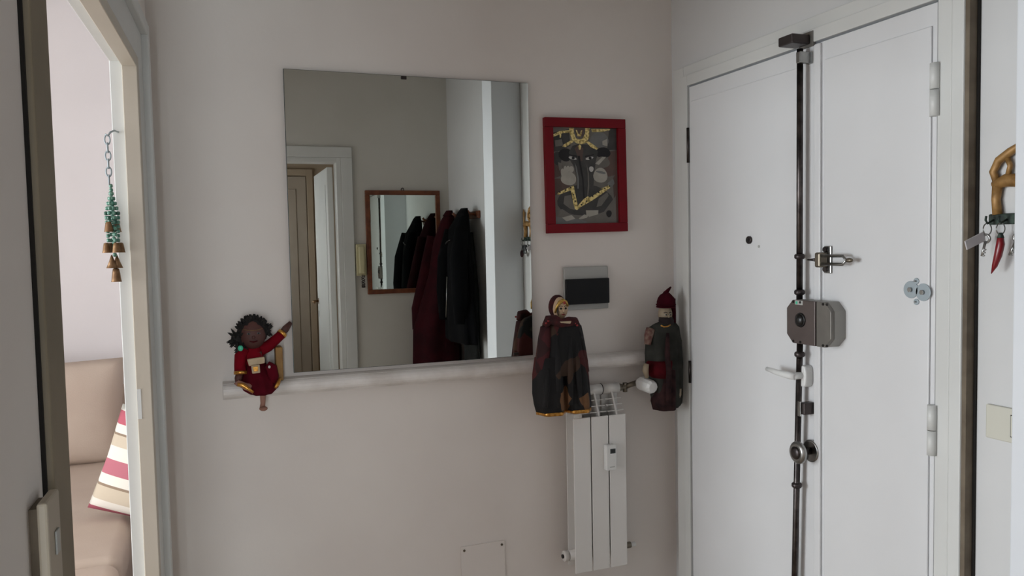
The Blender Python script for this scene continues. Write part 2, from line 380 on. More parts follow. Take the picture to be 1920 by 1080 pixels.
rb('frame_head', 'frame_enamel', t, DY0-.045, DY1+.045, DZ+.045, FZ, 0, .022, .003)
MID = 1.868
LO = .026                                                    # face of the leaves off the wall
def leaf(name, label, y0, y1, py0, py1):
    d = struct(rb(name, 'door_enamel', None, y0, y1, .008, DZ, -.03, LO, .002), label)
    rb('panel', 'door_enamel', d, py0, py1, .14, DZ-.055, LO, LO+.006, .0045)
    return d
d1 = leaf('door_1', 'wide white leaf of the entrance door carrying the locks', MID+.003, DY1, 1.955, DY1-.018)
d2 = leaf('door_2', 'narrow white leaf of the entrance door with round bolt plates', DY0, MID-.003, DY0+.013, MID-.026)
rb('cover_strip', 'door_enamel', d1, MID-.012, MID+.014, .01, DZ-.004, LO, LO+.009, .003)
def rp(px, py, off): return R(px, py, off)
# hinges
for z0, z1 in ((1.80, 1.93), (.965, 1.05), (.08, .2)):
    MB().cyl((W-LO-.004, DY1+.004, z0), (W-LO-.004, DY1+.004, z1), .0055, 12).build('hinge', 'dark_steel', d1)
for z0, z1 in ((1.80, 1.93), (.95, 1.078), (.08, .2)):
    h = MB().cyl((W-LO-.012, DY0-.003, z0), (W-LO-.012, DY0-.003, (z0+z1)/2-.001), .011, 16).cyl((W-LO-.012, DY0-.003, (z0+z1)/2+.001), (W-LO-.012, DY0-.003, z1), .011, 16).build('hinge', 'frame_enamel', d2)
# peephole and a small plugged hole
c = R(1407, 450, LO+.004)
h = MB().cyl(c+Vector((.004, 0, 0)), c-Vector((.010, 0, 0)), .013, 24).build('peephole', 'gunmetal', d1, .002)
MB().cyl(c-Vector((.010, 0, 0)), c-Vector((.012, 0, 0)), .007, 16).build('lens', 'black_plastic', h)
c = R(1424, 462, LO+.004); MB().cyl(c, c-Vector((.003, 0, 0)), .005, 12).build('hole_plug', 'grey_plastic', d1)
# bolt plates on the narrow leaf
for px, py, r in ((1709, 543, .0225), (1732, 548, .0225), (1719, 527, .008), (1719, 566, .008)):
    c = R(px, py, LO+.006); ex = Vector((-1, 0, 0))
    h = MB().cyl(c, c+ex*.003, r, 28).build('bolt_plate', 'zinc', d2, .001)
    MB().cyl(c+ex*.003, c+ex*.009, r*.3, 6).build('bolt_head', 'steel', h, .0008)
# long rods with guides
RO = LO+.030
def rod(pts, r): return MB().tube(pts, r, 12)
top = R(1500, 92, RO); lk = R(1499, 574, RO); lk2 = R(1500, 634, RO); bt = R(1490, 1080, RO)
bot = lk2 + (bt-lk2)*((.03-lk2.z)/(bt.z-lk2.z))
r1 = rod([top, lk], .0095).build('locking_rod', 'dark_steel', d1); part(r1, 'upper steel locking rod')
r2 = rod([lk2, bot], .0095).build('locking_rod', 'dark_steel', d1); part(r2, 'lower steel locking rod')
def along(a, b, z): return a + (b-a)*((z-a.z)/(b.z-a.z))
for par, a, b, zs in ((r1, top, lk, (R(1500, 481, RO).z, R(1500, 548, RO).z)), (r2, lk2, bot, (R(1497, 664, RO).z, R(1495, 910, RO).z, .3))):
    for z in zs:
        p = along(a, b, z); MB().tube([p-Vector((0, 0, .008)), p-Vector((0, 0, .004)), p+Vector((0, 0, .004)), p+Vector((0, 0, .008))], [.012, .0155, .0155, .012], 16).build('collar', 'gunmetal', par)
# rod receiver on the frame head
a = R(1475, 80, LO+.08)
h = MB().box(W-.10, W-.034, top.y-.018, top.y+.045, top.z+.012, top.z+.040).build('rod_keeper', 'gunmetal', d1, .004); part(h, 'dark metal keeper at the top of the rod')
MB().box(W-.034, W-.022, top.y-.03, top.y+.03, top.z+.005, top.z+.05).build('keeper_plate', 'lock_grey', h, .002)
MB().box(W-.075, W-LO, top.y-.022, top.y-.004, top.z-.045, top.z-.012).build('keeper_bracket', 'steel', h, .002)
# lock case
LKO = LO+.060
fl0 = R(1475, 605, LKO); fr0 = R(1558, 605, LKO); ft = R(1500, 563, LKO).z; fb = R(1500, 645, LKO).z
yl, yr = fl0.y, fr0.y; zc, hz = (ft+fb)/2, (ft-fb)/2; ch = .026
oct_ = [(yl, zc-hz+ch), (yl, zc+hz-ch), (yl-ch*1.0, zc+hz), (yr+ch*1.0, zc+hz), (yr, zc+hz-ch), (yr, zc-hz+ch), (yr+ch, zc-hz), (yl-ch, zc-hz)]
ys = R(1529, 605, LKO).y
def octprism(pts, x0, x1): return MB().prism([(x0, y, z) for y, z in pts], (x1-x0, 0, 0))
lock = octprism(oct_, W-LO-.001, W-LKO+.012).build('lock_case', 'lock_side', d1, .003); part(lock, 'octagonal grey rim lock case')
left8 = [(yl, zc-hz+ch), (yl, zc+hz-ch), (yl-ch, zc+hz), (ys+.002, zc+hz), (ys+.002, zc-hz), (yl-ch, zc-hz)]
right8 = [(ys-.003, zc+hz), (yr+ch, zc+hz), (yr, zc+hz-ch), (yr, zc-hz+ch), (yr+ch, zc-hz), (ys-.003, zc-hz)]
octprism(left8, W-LKO+.012, W-LKO).build('lock_cover', 'lock_brown', lock, .002)
octprism(right8, W-LKO+.012, W-LKO).build('lock_cover', 'lock_grey', lock, .002)
bx('cover_slot', 'gap_black', lock, W-LKO+.006, W-LKO+.012, ys-.004, ys+.003, zc-hz+.002, zc+hz-.002)
c = R(1501, 600, LKO); ex = Vector((-1, 0, 0))
k = MB().torus(c+ex*.001, ex, .0185, .0035, 28, 8).build('cylinder_ring', 'black_plastic', lock)
MB().ball(c+ex*.001, .011, .0175, .0175).build('cylinder_knob', 'black_plastic', lock)
c = R(1500, 565, LKO-.006); MB().box(W-LKO-.0008, W-LKO+.001, c.y-.019, c.y+.014, zc+hz-.014, zc+hz-.001).build('sticker', 'grey_plastic', lock)
bx('sticker_patch', 'green_bead', lock, W-LKO-.0012, W-LKO, c.y+.003, c.y+.011, zc+hz-.012, zc+hz-.004)
for yy, s in ((yl-.03, 1), (yl-.06, 1), (yr+.015, 1), (yr+.03, 1)):
    for zz in (zc+hz-.006, zc-hz+.006):
        MB().cyl((W-LKO+.0005, yy, zz), (W-LKO-.002, yy, zz), .004, 8).build('screw', 'gap_black', lock)
# lever handle
c = R(1508, 705, LO+.02)
hp = MB().prism([(W-LO-.0, c.y+.5*.034*math.copysign(abs(math.cos(a))**.6, math.cos(a)), c.z+.5*.066*math.copysign(abs(math.sin(a))**.6, math.sin(a))) for a in [2*PI*i/24 for i in range(24)]], (-.03, 0, 0)).build('lever_handle', 'white_plastic', d1, .005); part(hp, 'white lever handle on its plate')
nk = Vector((W-LO-.03, c.y+.004, c.z+.002))
MB().cyl(nk, nk-Vector((.032, 0, 0)), .011, 16).build('handle_neck', 'white_plastic', hp)
e0 = nk-Vector((.032, 0, 0))
MB().tube([e0+Vector((.004, -.008, 0)), e0+Vector((-.002, .01, .001)), e0+Vector((-.004, .06, .003)), e0+Vector((.002, .118, .006))], [.011, .0115, .009, .007], 12).build('lever', 'white_plastic', hp)
# thumb latch under the handle and the chrome pull knob
c = R(1512, 765, LO+.02); lt = MB().box(W-LO-.04, W-LO, c.y-.014, c.y+.012, c.z-.018, c.z+.018).build('night_latch', 'gunmetal', d1, .003); part(lt, 'small dark latch box')
bx('latch_plate', 'steel', lt, W-LO-.045, W-LO-.04, c.y-.002, c.y+.010, c.z-.024, c.z+.022, bevel=.001)
c = R(1522, 845, LO+.005); kn = MB().tube([c, c-Vector((.006, 0, 0)), c-Vector((.008, 0, 0))], [.034, .034, .03], 28).build('pull_knob', 'steel', d1); part(kn, 'round chrome pull knob')
c2 = c-Vector((.006, 0, 0)); MB().tube([c2, c2-Vector((.035, 0, 0))], .011, 16).build('knob_stem', 'dark_steel', kn)
c3 = c2-Vector((.035, 0, 0)); MB().tube([c3, c3-Vector((.006, 0, 0)), c3-Vector((.015, 0, 0)), c3-Vector((.021, 0, 0))], [.024, .034, .034, .026], 28).build('knob_head', 'steel', kn, .002)
c4 = c3-Vector((.021, 0, 0)); MB().ball(c4, .008, .02, .02).build('knob_boss', 'dark_steel', kn)
# door guard across the two leaves
c = R(1550, 487, LO+.015)
g = MB().box(W-LO-.013, W-LO-.008, c.y-.014, c.y+.014, c.z-.04, c.z+.04).build('door_guard', 'steel', d1, .002); part(g, 'steel door guard bolt')
MB().box(W-LO-.045, W-LO-.013, c.y-.004, c.y+.018, c.z-.022, c.z+.022).build('guard_block', 'dull_brass', g, .005)
for dz in (-.028, .03): MB().cyl((W-LO-.013, c.y+.004, c.z+dz), (W-LO-.02, c.y+.004, c.z+dz), .008, 12).build('guard_screw', 'dark_steel', g)
xg = W-LO-.036
MB().tube([(xg, c.y, c.z+.012), (xg, c.y-.085, c.z+.012), (xg, c.y-.098, c.z), (xg, c.y-.085, c.z-.012), (xg, c.y, c.z-.012)], .0045, 10).build('guard_loop', 'steel', g)
MB().cyl((xg, c.y+.016, c.z), (xg, c.y+.055, c.z), .006, 12, .002).build('guard_bolt', 'dark_steel', g)
MB().ball((xg, c.y-.108, c.z), .007, .014, .007).build('guard_tip', 'dull_brass', g)

# ================================================================== REAR DOORWAY, DOORS BEYOND
t = struct(empty('trim_3', ((RX0+RX1)/2, REAR, 0)), 'painted frame of the rear doorway seen in the mirror')
for x0, x1 in ((RX1, RX1+.035), (RX0-.035, RX0)): bx('casing', 'frame_enamel', t, x0, x1, REAR, REAR+.012, 0, RZ+.035, bevel=.003)
for x0, x1 in ((RX1+.035, RX1+.115), (RX0-.115, RX0-.035)): bx('casing', 'frame_enamel', t, x0, x1, REAR, REAR+.022, 0, RZ+.035, bevel=.004)
bx('head_casing', 'frame_enamel', t, RX0, RX1, REAR, REAR+.012, RZ, RZ+.035, bevel=.003)
bx('head_casing', 'frame_enamel', t, RX0-.115, RX1+.115, REAR, REAR+.022, RZ+.035, RZ+.112, bevel=.004)
for x0, x1 in ((RX1, RX1+.02), (RX0-.02, RX0)): bx('jamb', 'frame_enamel', t, x0, x1, REAR-.12, REAR, 0, RZ, bevel=.002)
bx('head_jamb', 'frame_enamel', t, RX0-.02, RX1+.02, REAR-.12, REAR, RZ, RZ+.02, bevel=.002)
d3 = struct(bx('door_3', 'jamb_white', None, RX1-.048, RX1-.006, REAR-.125-.76, REAR-.125, .01, RZ-.02, bevel=.003), 'open white door leaf in the rear doorway')
bx('panel', 'jamb_white', d3, RX1-.052, RX1-.048, REAR-.125-.66, REAR-.125-.1, .2, RZ-.14, bevel=.003)
yh = REAR-.125-.70
hh = MB().cyl((RX1-.048, yh, 1.08), (RX1-.052, yh, 1.08), .024, 20).build('handle_rose', 'old_brass', d3)
MB().tube([(RX1-.052, yh, 1.08), (RX1-.09, yh, 1.08), (RX1-.095, yh+.02, 1.08), (RX1-.095, yh+.11, 1.075)], .009, 10).build('handle', 'old_brass', hh)
bx('keyhole_plate', 'zinc', d3, RX1-.050, RX1-.048, yh-.012, yh+.012, .95, 1.0, bevel=.001)
d4 = struct(bx('door_4', 'study_door', None, .1, .885, -2.40, -2.375, .01, 2.2, bevel=.003), 'closed beige door in the room behind the rear doorway')
bx('panel', 'study_door', d4, .2, .79, -2.375, -2.367, .2, 2.08, bevel=.006)
t4 = struct(empty('trim_4', (.5, -2.4, 0)), 'beige frame of the closed door')
bx('casing', 'study_beige', t4, .892, .95, -2.4, -2.37, 0, 2.27, bevel=.003); bx('casing', 'study_beige', t4, .035, .093, -2.4, -2.37, 0, 2.27, bevel=.003)
bx('head_casing', 'study_beige', t4, .093, .892, -2.4, -2.37, 2.21, 2.27, bevel=.003)

# ================================================================== WALL MIRROR, LEDGE
m = thing('wall_mirror', 'large frameless wall mirror above the painted ledge', 'mirror', (.678, D, 1.095))
MB().box(.2475, 1.1075, D-.012, D-.006, 1.0945, 2.092).build('mirror_backing', 'mirror_edge', m)
MB().box(.249, 1.106, D-.0155, D-.012, 1.096, 2.0905).build('mirror_glass', 'mirror_glass', m)
bx('wall_spacer', 'grey_plastic', m, .3, 1.05, D-.006, D, 1.2, 2.0)
for p in (B(757, 146, .016), B(968, 664, .016)):
    bx('mirror_clip', 'gunmetal', m, p.x-.010, p.x+.010, D-.0185, D-.004, p.z-.005, p.z+.006, bevel=.0015)
lz = B(418, 723, .06).z; lzb = B(418, 748, .055).z; x0 = B(418, 735, .06).x; x1 = 1.63
prof = [(D, lz+.004), (D-.045, lz+.002)]
zc_ = (lz+lzb)/2; hr = (lz-lzb)/2
for i in range(9):
    a = PI/2 - i*PI/8; prof.append((D-.048-.020*math.cos(a), zc_+hr*math.sin(a)))
prof += [(D-.035, lzb-.001), (D-.03, lzb-.008), (D, lzb-.010)]
lg = tag(MB().prism([(x0, y, z) for y, z in prof], (x1-x0, 0, 0)).build('ledge', 'ledge_paint', bevel=.0015), 'long scuffed pale ledge with a rounded edge running under the wall mirror', 'shelf')
LTOP = lz+.003

# ================================================================== PICTURE
pc = B(1101, 329, .02)
pic = thing('framed_picture', 'red framed picture of a dark elephant headed figure with gold crown', 'picture', (pc.x, D, pc.z))
pw, ph_, fw = .337, .427, .034; th = math.radians(.7)
def pu(x, z, y): return (pc.x + x*math.cos(th) - z*math.sin(th), y, pc.z + z*math.cos(th) + x*math.sin(th))
def pbox(name, mt, x0, x1, z0, z1, y0, y1, bevel=0, par=pic):
    return MB().prism([pu(x0, z0, y0), pu(x1, z0, y0), pu(x1, z1, y0), pu(x0, z1, y0)], (0, y1-y0, 0)).build(name, mt, par, bevel)
pbox('frame_rail', 'red_enamel', -pw/2, pw/2, ph_/2-fw, ph_/2, D-.022, D, .002); pbox('frame_rail', 'red_enamel', -pw/2, pw/2, -ph_/2, -ph_/2+fw, D-.022, D, .002)
pbox('frame_stile', 'red_enamel', -pw/2, -pw/2+fw, -ph_/2+fw, ph_/2-fw, D-.022, D, .002); pbox('frame_stile', 'red_enamel', pw/2-fw, pw/2, -ph_/2+fw, ph_/2-fw, D-.022, D, .002)
iw, ih = pw-2*fw, ph_-2*fw
pr = pbox('print', 'print_grey', -iw/2, iw/2, -ih/2, ih/2, D-.008, D-.001)
PM = ['print_grey', 'print_dark', 'print_black', 'print_brown', 'print_mid', 'print_pale', 'print_gold', 'print_white']
art = MB(); lay = [0]
def ap(pts, k):
    art.cur = k; lay[0] += 1; y = D-.0082-.00006*lay[0]
    q = [pu(max(-iw/2, min(iw/2, ((x-170)/508-.5)*iw)), max(-ih/2, min(ih/2, (.5-(yy-155)/765)*ih)), y) for x, yy in pts]
    art.add(q, [tuple(range(len(q)))])
def ae(cx, cy, rx, ry, k, rot=0, wob=.04):
    c, s = math.cos(rot), math.sin(rot); pts = []
    for i in range(22):
        a = 2*PI*i/22; q = 1+wob*math.sin(3*a+cx); x = rx*q*math.cos(a); y = ry*q*math.sin(a); pts.append((cx+x*c-y*s, cy+x*s+y*c))
    ap(pts, k)
ap([(170,200),(300,170),(310,300),(230,340),(170,350)], 1); ap([(620,155),(678,155),(678,330),(600,330)], 1)
ae(540,250,75,62,4); ap([(170,360),(215,370),(245,470),(225,540),(170,560)], 3); ap([(620,340),(678,330),(678,520),(640,540),(600,420)], 3)
ae(205,400,34,55,1); ae(612,470,62,72,3); ap([(170,560),(240,560),(300,620),(200,680),(170,700)], 3); ap([(640,560),(678,500),(678,920),(650,920)], 3)
ae(415,735,222,125,1); ae(268,372,52,52,2); ae(565,352,62,42,2)
ap([(295,350),(325,300),(375,285),(440,290),(490,300),(525,345),(505,430),(490,520),(480,640),(455,720),(400,770),(350,770),(345,640),(360,560),(335,470),(300,410)], 1)
ap([(340,320),(372,290),(410,320),(400,420),(375,420)], 3); ae(560,430,58,46,0); ap([(500,440),(560,385),(590,385),(530,450)], 5)
ap([(170,830),(230,800),(330,870),(420,880),(560,830),(660,700),(660,920),(170,920)], 0); ap([(170,860),(330,880),(420,900),(420,920),(170,920)], 4)
ae(540,535,57,60,5); ae(545,510,40,10,4,.2)
ae(288,562,60,52,5); ae(243,520,14,42,5,-.15); ae(262,500,13,42,5,0); ae(280,492,12,36,5,.2); ae(308,488,22,26,5,.4)
ae(468,484,18,22,7)
for cx, sg in ((322,1),(455,-1)):
    ae(cx,398,32,11,7,.25*sg); ae(cx+5,397,12,12,2); ap([(cx-36,372+8*sg*-1),(cx+36,372+8*sg),(cx+34,380+8*sg),(cx-36,381-8*sg)], 2)
ap([(362,380),(372,440),(392,560),(398,720),(410,720),(404,560),(386,440),(380,380)], 2)
crown = [(300,158),(305,200),(320,250),(355,280),(395,288),(432,275),(455,235),(462,158),(428,158),(425,200),(405,240),(380,250),(352,240),(338,200),(335,158)]
ap(crown[:8]+[(428,158),(425,200),(405,240),(380,250),(352,240),(338,200),(335,158)], 6)
ap([(345,160),(420,160),(410,215),(380,235),(355,215)], 3); ap([(352,175),(362,175),(372,205),(385,205),(395,175),(405,175),(392,225),(366,225)], 6)
for q in ([(320,252),(335,268),(270,312),(245,308),(255,292)], [(430,268),(450,262),(525,315),(515,330),(470,312)], [(172,215),(230,185),(300,178),(302,196),(240,205),(236,238),(226,238),(225,212),(175,235)], [(475,165),(625,160),(625,170),(560,186),(480,188)],
          [(195,676),(250,648),(322,615),(330,640),(300,655),(200,690)], [(300,650),(328,640),(350,765),(345,812),(322,800),(312,720)], [(335,795),(400,725),(480,668),(545,640),(625,606),(634,622),(552,680),(470,735),(380,785),(345,812)]): ap(q, 6)
ap([(430,700),(500,655),(560,640),(520,668),(450,712)], 1)
ap([(415,815),(515,816),(512,848),(440,868),(418,850)], 5); ap([(356,880),(400,848),(436,855),(420,876),(370,886)], 5); ae(600,845,22,28,2)
for q, k in (([(336,430),(352,470),(366,560),(362,640),(352,640),(354,560),(342,480)], 4), ([(430,440),(446,520),(446,620),(436,700),(428,700),(436,610),(436,520)], 0), ([(250,700),(300,690),(318,760),(330,810),(290,800),(240,760)], 0),
    ([(520,720),(590,670),(600,700),(540,780),(500,790)], 0), ([(205,430),(235,440),(240,480),(215,500)], 0), ([(590,600),(640,560),(650,600),(620,640)], 4), ([(365,300),(380,290),(392,300),(384,330),(372,330)], 6),
    ([(225,870),(300,850),(330,880),(260,900)], 5), ([(560,260),(600,240),(600,300),(560,290)], 5), ([(185,260),(240,250),(250,300),(190,310)], 0)): ap(q, k)
for gx, gy in ((215,668),(260,652),(300,632),(320,690),(332,740),(380,770),(420,742),(470,702),(520,672),(570,642),(608,622)): ae(gx, gy, 6, 6, 2)
art.build('artwork', PM, pr)

# ================================================================== FUSE BOX, ACCESS PANEL, SWITCHES
a = B(1057, 503, .012); b = B(1141, 578, .012)
fb_ = thing('fuse_box', 'grey fuse box cover with a smoked black door beside the red framed picture', 'fuse box', ((a.x+b.x)/2, D, b.z))
bx('cover_plate', 'grey_plastic', fb_, a.x, b.x, D-.014, D, b.z, a.z+.004, bevel=.004)
a2 = B(1061, 524, .026); b2 = B(1143, 568, .026)
bx('smoked_door', 'smoked_door', fb_, a2.x, b2.x, D-.028, D-.014, b2.z, a2.z, bevel=.003)
a = B(864, 1026, .004); b = B(946, 1015, .004)
apn = thing('access_panel', 'square painted access panel screwed to the wall low beside the radiator', 'wall panel', ((a.x+b.x)/2, D, a.z-.17))
bx('panel_plate', 'wall_paint', apn, a.x, b.x, D-.006, D, a.z-.17, a.z, bevel=.001)
for sx in (a.x+.012, b.x-.012):
    for sz in (a.z-.014, a.z-.158): MB().cyl((sx, D-.006, sz), (sx, D-.0085, sz), .0045, 12).build('screw', 'dull_brass', apn)
a = R(1848, 757, .01); b = R(1848, 820, .01)
s = thing('light_switch', 'ivory light switch plate on the white wall below the key rack', 'switch', (W, a.y-.06, b.z))
sy0, sy1, sz0, sz1 = a.y-.117, a.y, b.z, a.z
bx('switch_plate', 'ivory_plastic', s, W-.010, W, sy0, sy1, sz0, sz1, bevel=.003)
yy = a.y-.083
h = bx('rocker', 'ivory_plastic', s, W-.013, W-.010, yy-.022, yy+.018, sz0+.016, sz1-.016, bevel=.002)
bx('rocker_gap', 'gap_black', h, W-.0112, W-.0098, yy-.024, yy+.0195, sz0+.0145, sz1-.0145)
y0, y1 = L(89, 960, wf+.022).y, L(113, 960, wf+.022).y; zt_ = L(113, 912, wf+.022).z
s = thing('light_switch', 'beige light switch plate on the wall beside the living room doorway', 'switch', (lx(1.12, wf), 1.12, 1.05))
def lb2(name, m_, y0, y1, z0, z1, o0, o1, bevel): return lprism(MB(), y0, y1, z0, z1, o0, o1).build(name, m_, s, bevel)
lb2('switch_plate', 'beige_plastic', y0, y1, zt_-.125, zt_, wf+.010, wf+.022, .003)
lb2('back_box', 'raw_edge', y0+.008, y1-.006, zt_-.117, zt_-.008, wf, wf+.010, 0)
lb2('rocker', 'grey_plastic', y0+(y1-y0)*.45, y0+(y1-y0)*.72, zt_-.075, zt_-.045, wf+.022, wf+.0245, .001)

# ================================================================== RADIATOR
ROF = .105
ra = B(1074, 786, ROF); rbb = B(1174, 1068, ROF)
rxA, rxB = ra.x, B(1174, 776, ROF).x; rzT = ra.z; rzB = B(1074, 1078, ROF).z
sw_ = (rxB-rxA)/3
rad = thing('radiator', 'white three section aluminium radiator under the ledge by the entrance corner', 'radiator', ((rxA+rxB)/2, D, rzB))
yf = D-ROF
zH = B(1140, 728, .045).z
for i in range(3):
    xa = rxA+i*sw_; xb = xa+sw_; g = .0022
    xm = (xa+xb)/2
    s = MB().box(xa+g, xb-g, yf, yf+.006, rzB, rzT).build('section', 'radiator_enamel', rad, .002)
    MB().prism([(xm-.0035, yf+.004, rzT-.004), (xm-.0035, yf+.006, rzT+.004), (xm-.0035, D-.060, zH-.004), (xm-.0035, D-.040, zH-.01), (xm-.0035, D-.040, rzB+.02), (xm-.0035, yf+.004, rzB+.02)], (.007, 0, 0)).build('centre_web', 'radiator_enamel', s, .001)
    bx('back_plate', 'radiator_enamel', s, xa+.003, xb-.003, D-.042, D-.037, rzB+.01, zH-.015, bevel=.001)
    for k in range(3):                                       # louvres between the front panel and the header
        f_ = .16+.27*k; y = yf+.006+(D-.066-yf)*f_; z = rzT+.002+(zH-.012-rzT)*f_
        MB().prism([(xa+.003, y, z-.003), (xa+.003, y+.001, z), (xa+.003, y+.040-.010*k, z-.006), (xa+.003, y+.040-.010*k, z-.009)], (sw_-.006, 0, 0)).build('louvre', 'radiator_enamel', s, .0008)
    MB().tube([(xa+g*.6, D-.045, zH), (xb-g*.6, D-.045, zH)], .020, 20).build('header', 'radiator_enamel', s)
    MB().tube([(xa+g*.6, D-.045, rzB+.05), (xb-g*.6, D-.045, rzB+.05)], .020, 20).build('header', 'radiator_enamel', s)
    if i:
        for zz in (zH, rzB+.05): MB().torus((xa, D-.045, zz), (1, 0, 0), .0195, .0018, 22, 6).build('gasket', 'rubber_black', s)
        bx('joint_strip', 'rubber_black', s, xa-.0016, xa+.0016, yf+.010, yf+.014, rzB+.01, rzT-.002)
# heat meter
c = B(1146, 858, ROF+.02)
hm = MB().box(c.x-.0215, c.x+.0215, yf-.024, yf, c.z-.048, c.z+.048).build('heat_meter', 'white_plastic', rad, .004); part(hm, 'small white heat meter')
bx('display', 'lcd', hm, c.x-.006, c.x+.016, yf-.0255, yf-.024, c.z+.016, c.z+.034, bevel=.002)
bx('display_glass', 'black_plastic', hm, c.x-.003, c.x+.013, yf-.0262, yf-.0255, c.z+.020, c.z+.030)
bx('print_line', 'grey_plastic', hm, c.x-.008, c.x+.012, yf-.0245, yf-.0239, c.z-.036, c.z-.033)
# thermostatic valve
zv = zH
v = MB().cyl((rxB, D-.045, zv), (rxB+.014, D-.045, zv), .015, 6).cyl((rxB+.014, D-.045, zv), (rxB+.034, D-.045, zv), .010, 16).cyl((rxB+.03, D-.045, zv-.02), (rxB+.03, D-.045, zv+.016), .009, 12).build('valve', 'dull_brass', rad, .001)
a0 = B(1197, 716, .060); a1 = B(1225, 727, .150); ax = (a1-a0).normalized(); ln_ = (a1-a0).length
MB().cyl((rxB+.03, D-.045, zv), a0, .010, 14).build('valve_stem', 'dull_brass', v)
th_ = MB().tube([a0+ax*ln_*f_ for f_ in (0, .15, .2, .88, 1)], [.015, .020, .027, .026, .020], 10, smooth=False).build('thermostat_head', 'white_plastic', v, .0015)
part(th_, 'white thermostatic valve head')
q_ = a0+ax*ln_*.5+Vector((0, -.004, .027)); MB().box(q_.x-.008, q_.x+.006, q_.y-.004, q_.y+.004, q_.z-.003, q_.z+.001).build('dial_mark', 'grey_plastic', th_)
zb = rzB+.05
lv = MB().cyl((rxB, D-.045, zb), (rxB+.016, D-.045, zb), .016, 6).cyl((rxB+.016, D-.045, zb), (rxB+.045, D-.045, zb), .012, 16).cyl((rxB+.03, D-.045, zb), (rxB+.03, D+.0, zb), .010, 16).build('return_valve', 'dull_brass', rad, .001)
MB().cyl((rxB+.045, D-.045, zb), (rxB+.066, D-.045, zb), .009, 14).build('valve_cap', 'white_plastic', lv, .002)
pl = MB().cyl((rxA, D-.045, zb), (rxA-.02, D-.045, zb), .020, 18).build('end_plug', 'radiator_enamel', rad, .003)
MB().cyl((rxA-.02, D-.045, zb), (rxA-.026, D-.045, zb), .008, 6).build('bleed_screw', 'black_plastic', pl)
MB().cyl((rxA, D-.045, zv), (rxA-.012, D-.045, zv), .020, 18).build('end_plug', 'radiator_enamel', rad, .003)
for zz in (rzT-.08, rzB+.12): bx('wall_bracket', 'steel', rad, rxA+sw_-.01, rxA+sw_+.01, D-.036, D, zz-.012, zz+.012)

# ================================================================== SEATED DOLL
DO = .055
def dp(px, py, off=DO): return B(px, py, off)
dl = thing('rag_doll', 'dark skinned doll in a red dress sitting on the ledge with one arm raised', 'doll', (dp(478, 728).x, D-DO, LTOP))
hc = dp(474, 627, DO+.01)
body = MB()
body.ball(hc, .040, .036, .047, 22, 14, lambda t, p: 1 + .05*math.cos(p)*0 + (.06*max(0, -math.sin(t))*math.sin(p)))
body.tube([dp(476, 646), dp(478, 660), dp(480, 690), dp(482, 715)], [.014, .028, .030, .036], 14)
body.tube([dp(450, 698, DO+.02), dp(447, 710, DO+.028), dp(445, 719, DO+.03)], [.011, .012, .006], 10)
body.tube([dp(526, 628, DO-.01), dp(536, 616, DO-.02), dp(545, 605, DO-.028)], [.010, .012, .007], 10)
body.build('body', 'doll_skin', dl)
part(MB().tube([dp(489, 730, DO+.05), dp(493, 740, DO+.052), dp(493, 756, DO+.05), dp(492, 764, DO+.05)], [.012, .0095, .0075, .0085], 12).ball(dp(494, 766, DO+.058), .013, .018, .0075, 14, 8).build('leg', 'doll_leg', dl), 'bare leg hanging over the ledge')
MB().tube([dp(480, 728, DO+.05), dp(462, 725, DO+.06), dp(446, 718, DO+.06), dp(442, 722, DO+.06)], [.013, .011, .009, .007], 12).build('leg', 'doll_leg', dl)
# face
fc = MB()
def facept(c, x, z, rx, ry, rz, k=1.02):
    q = max(0, 1-(x/rx)**2-(z/rz)**2); return Vector((c.x+x, c.y-ry*math.sqrt(q)*k, c.z+z))
for sx in (-.014, .016):
    e = MB().ball(facept(hc, sx, .006, .040, .038, .047), .0055, .0025, .0032, 12, 8).build('eye', 'print_mid', dl)
    MB().ball(facept(hc, sx, .006, .040, .0395, .047, 1.04), .003, .002, .003, 10, 6).build('pupil', 'paint_black', e)
MB().ball(facept(hc, 0, -.006, .040, .038, .047, 1.05), .006, .006, .006, 12, 8).build('nose', 'doll_skin', dl)
MB().tube([facept(hc, -.012, -.018, .040, .038, .047, 1.06), facept(hc, 0, -.021, .040, .038, .047, 1.06), facept(hc, .012, -.018, .040, .038, .047, 1.06)], [.0015, .0024, .0015], 8).build('mouth', 'sash_red', dl)
MB().tube([facept(hc, -.03+.06*i/8, .020-.004*math.sin(i/8*PI), .040, .038, .047, 1.05) for i in range(9)], .0015, 8).build('head_chain', 'old_brass', dl)
# hair: cap with tufts
hr_ = MB()
hr_.ball(hc+Vector((0, .010, .010)), .047, .040, .046, 22, 12, lambda t, p: 1+.06*math.sin(7*t)*math.sin(5*p))
def tuft(px, py, n, spread, off, r):
    c = dp(px, py, off)
    for _ in range(n):
        dv = Vector((random.uniform(-1, 1), random.uniform(-.7, .4), random.uniform(-1, 1))).normalized()
        b0 = c + dv*spread*.3; hr_.tube([b0, b0+dv*spread*.7, b0+dv*spread*1.15], [r, r*.7, r*.1], 6)
    hr_.ball(c, spread*.8, spread*.6, spread*.8, 12, 8)
tuft(446, 634, 26, .026, DO+.01, .006); tuft(452, 652, 18, .018, DO+.015, .005); tuft(497, 619, 20, .020, DO, .006)
for i in range(34):
    a = random.uniform(.12, .92)*PI; b0 = hc + Vector((math.cos(a)*.043, random.uniform(-.012, .02), .008+math.sin(a)*.043))
    dv = (b0-hc).normalized(); hr_.tube([b0-dv*.006, b0+dv*.006, b0+dv*.014], [.006, .005, .0008], 6)
hr_.build('hair', 'black_hair', dl)
bd = MB().ball(dp(451, 653, DO+.045), .0085, .007, .0095, 12, 8).build('hair_bead', 'green_bead', dl); part(bd, 'green hair bead')
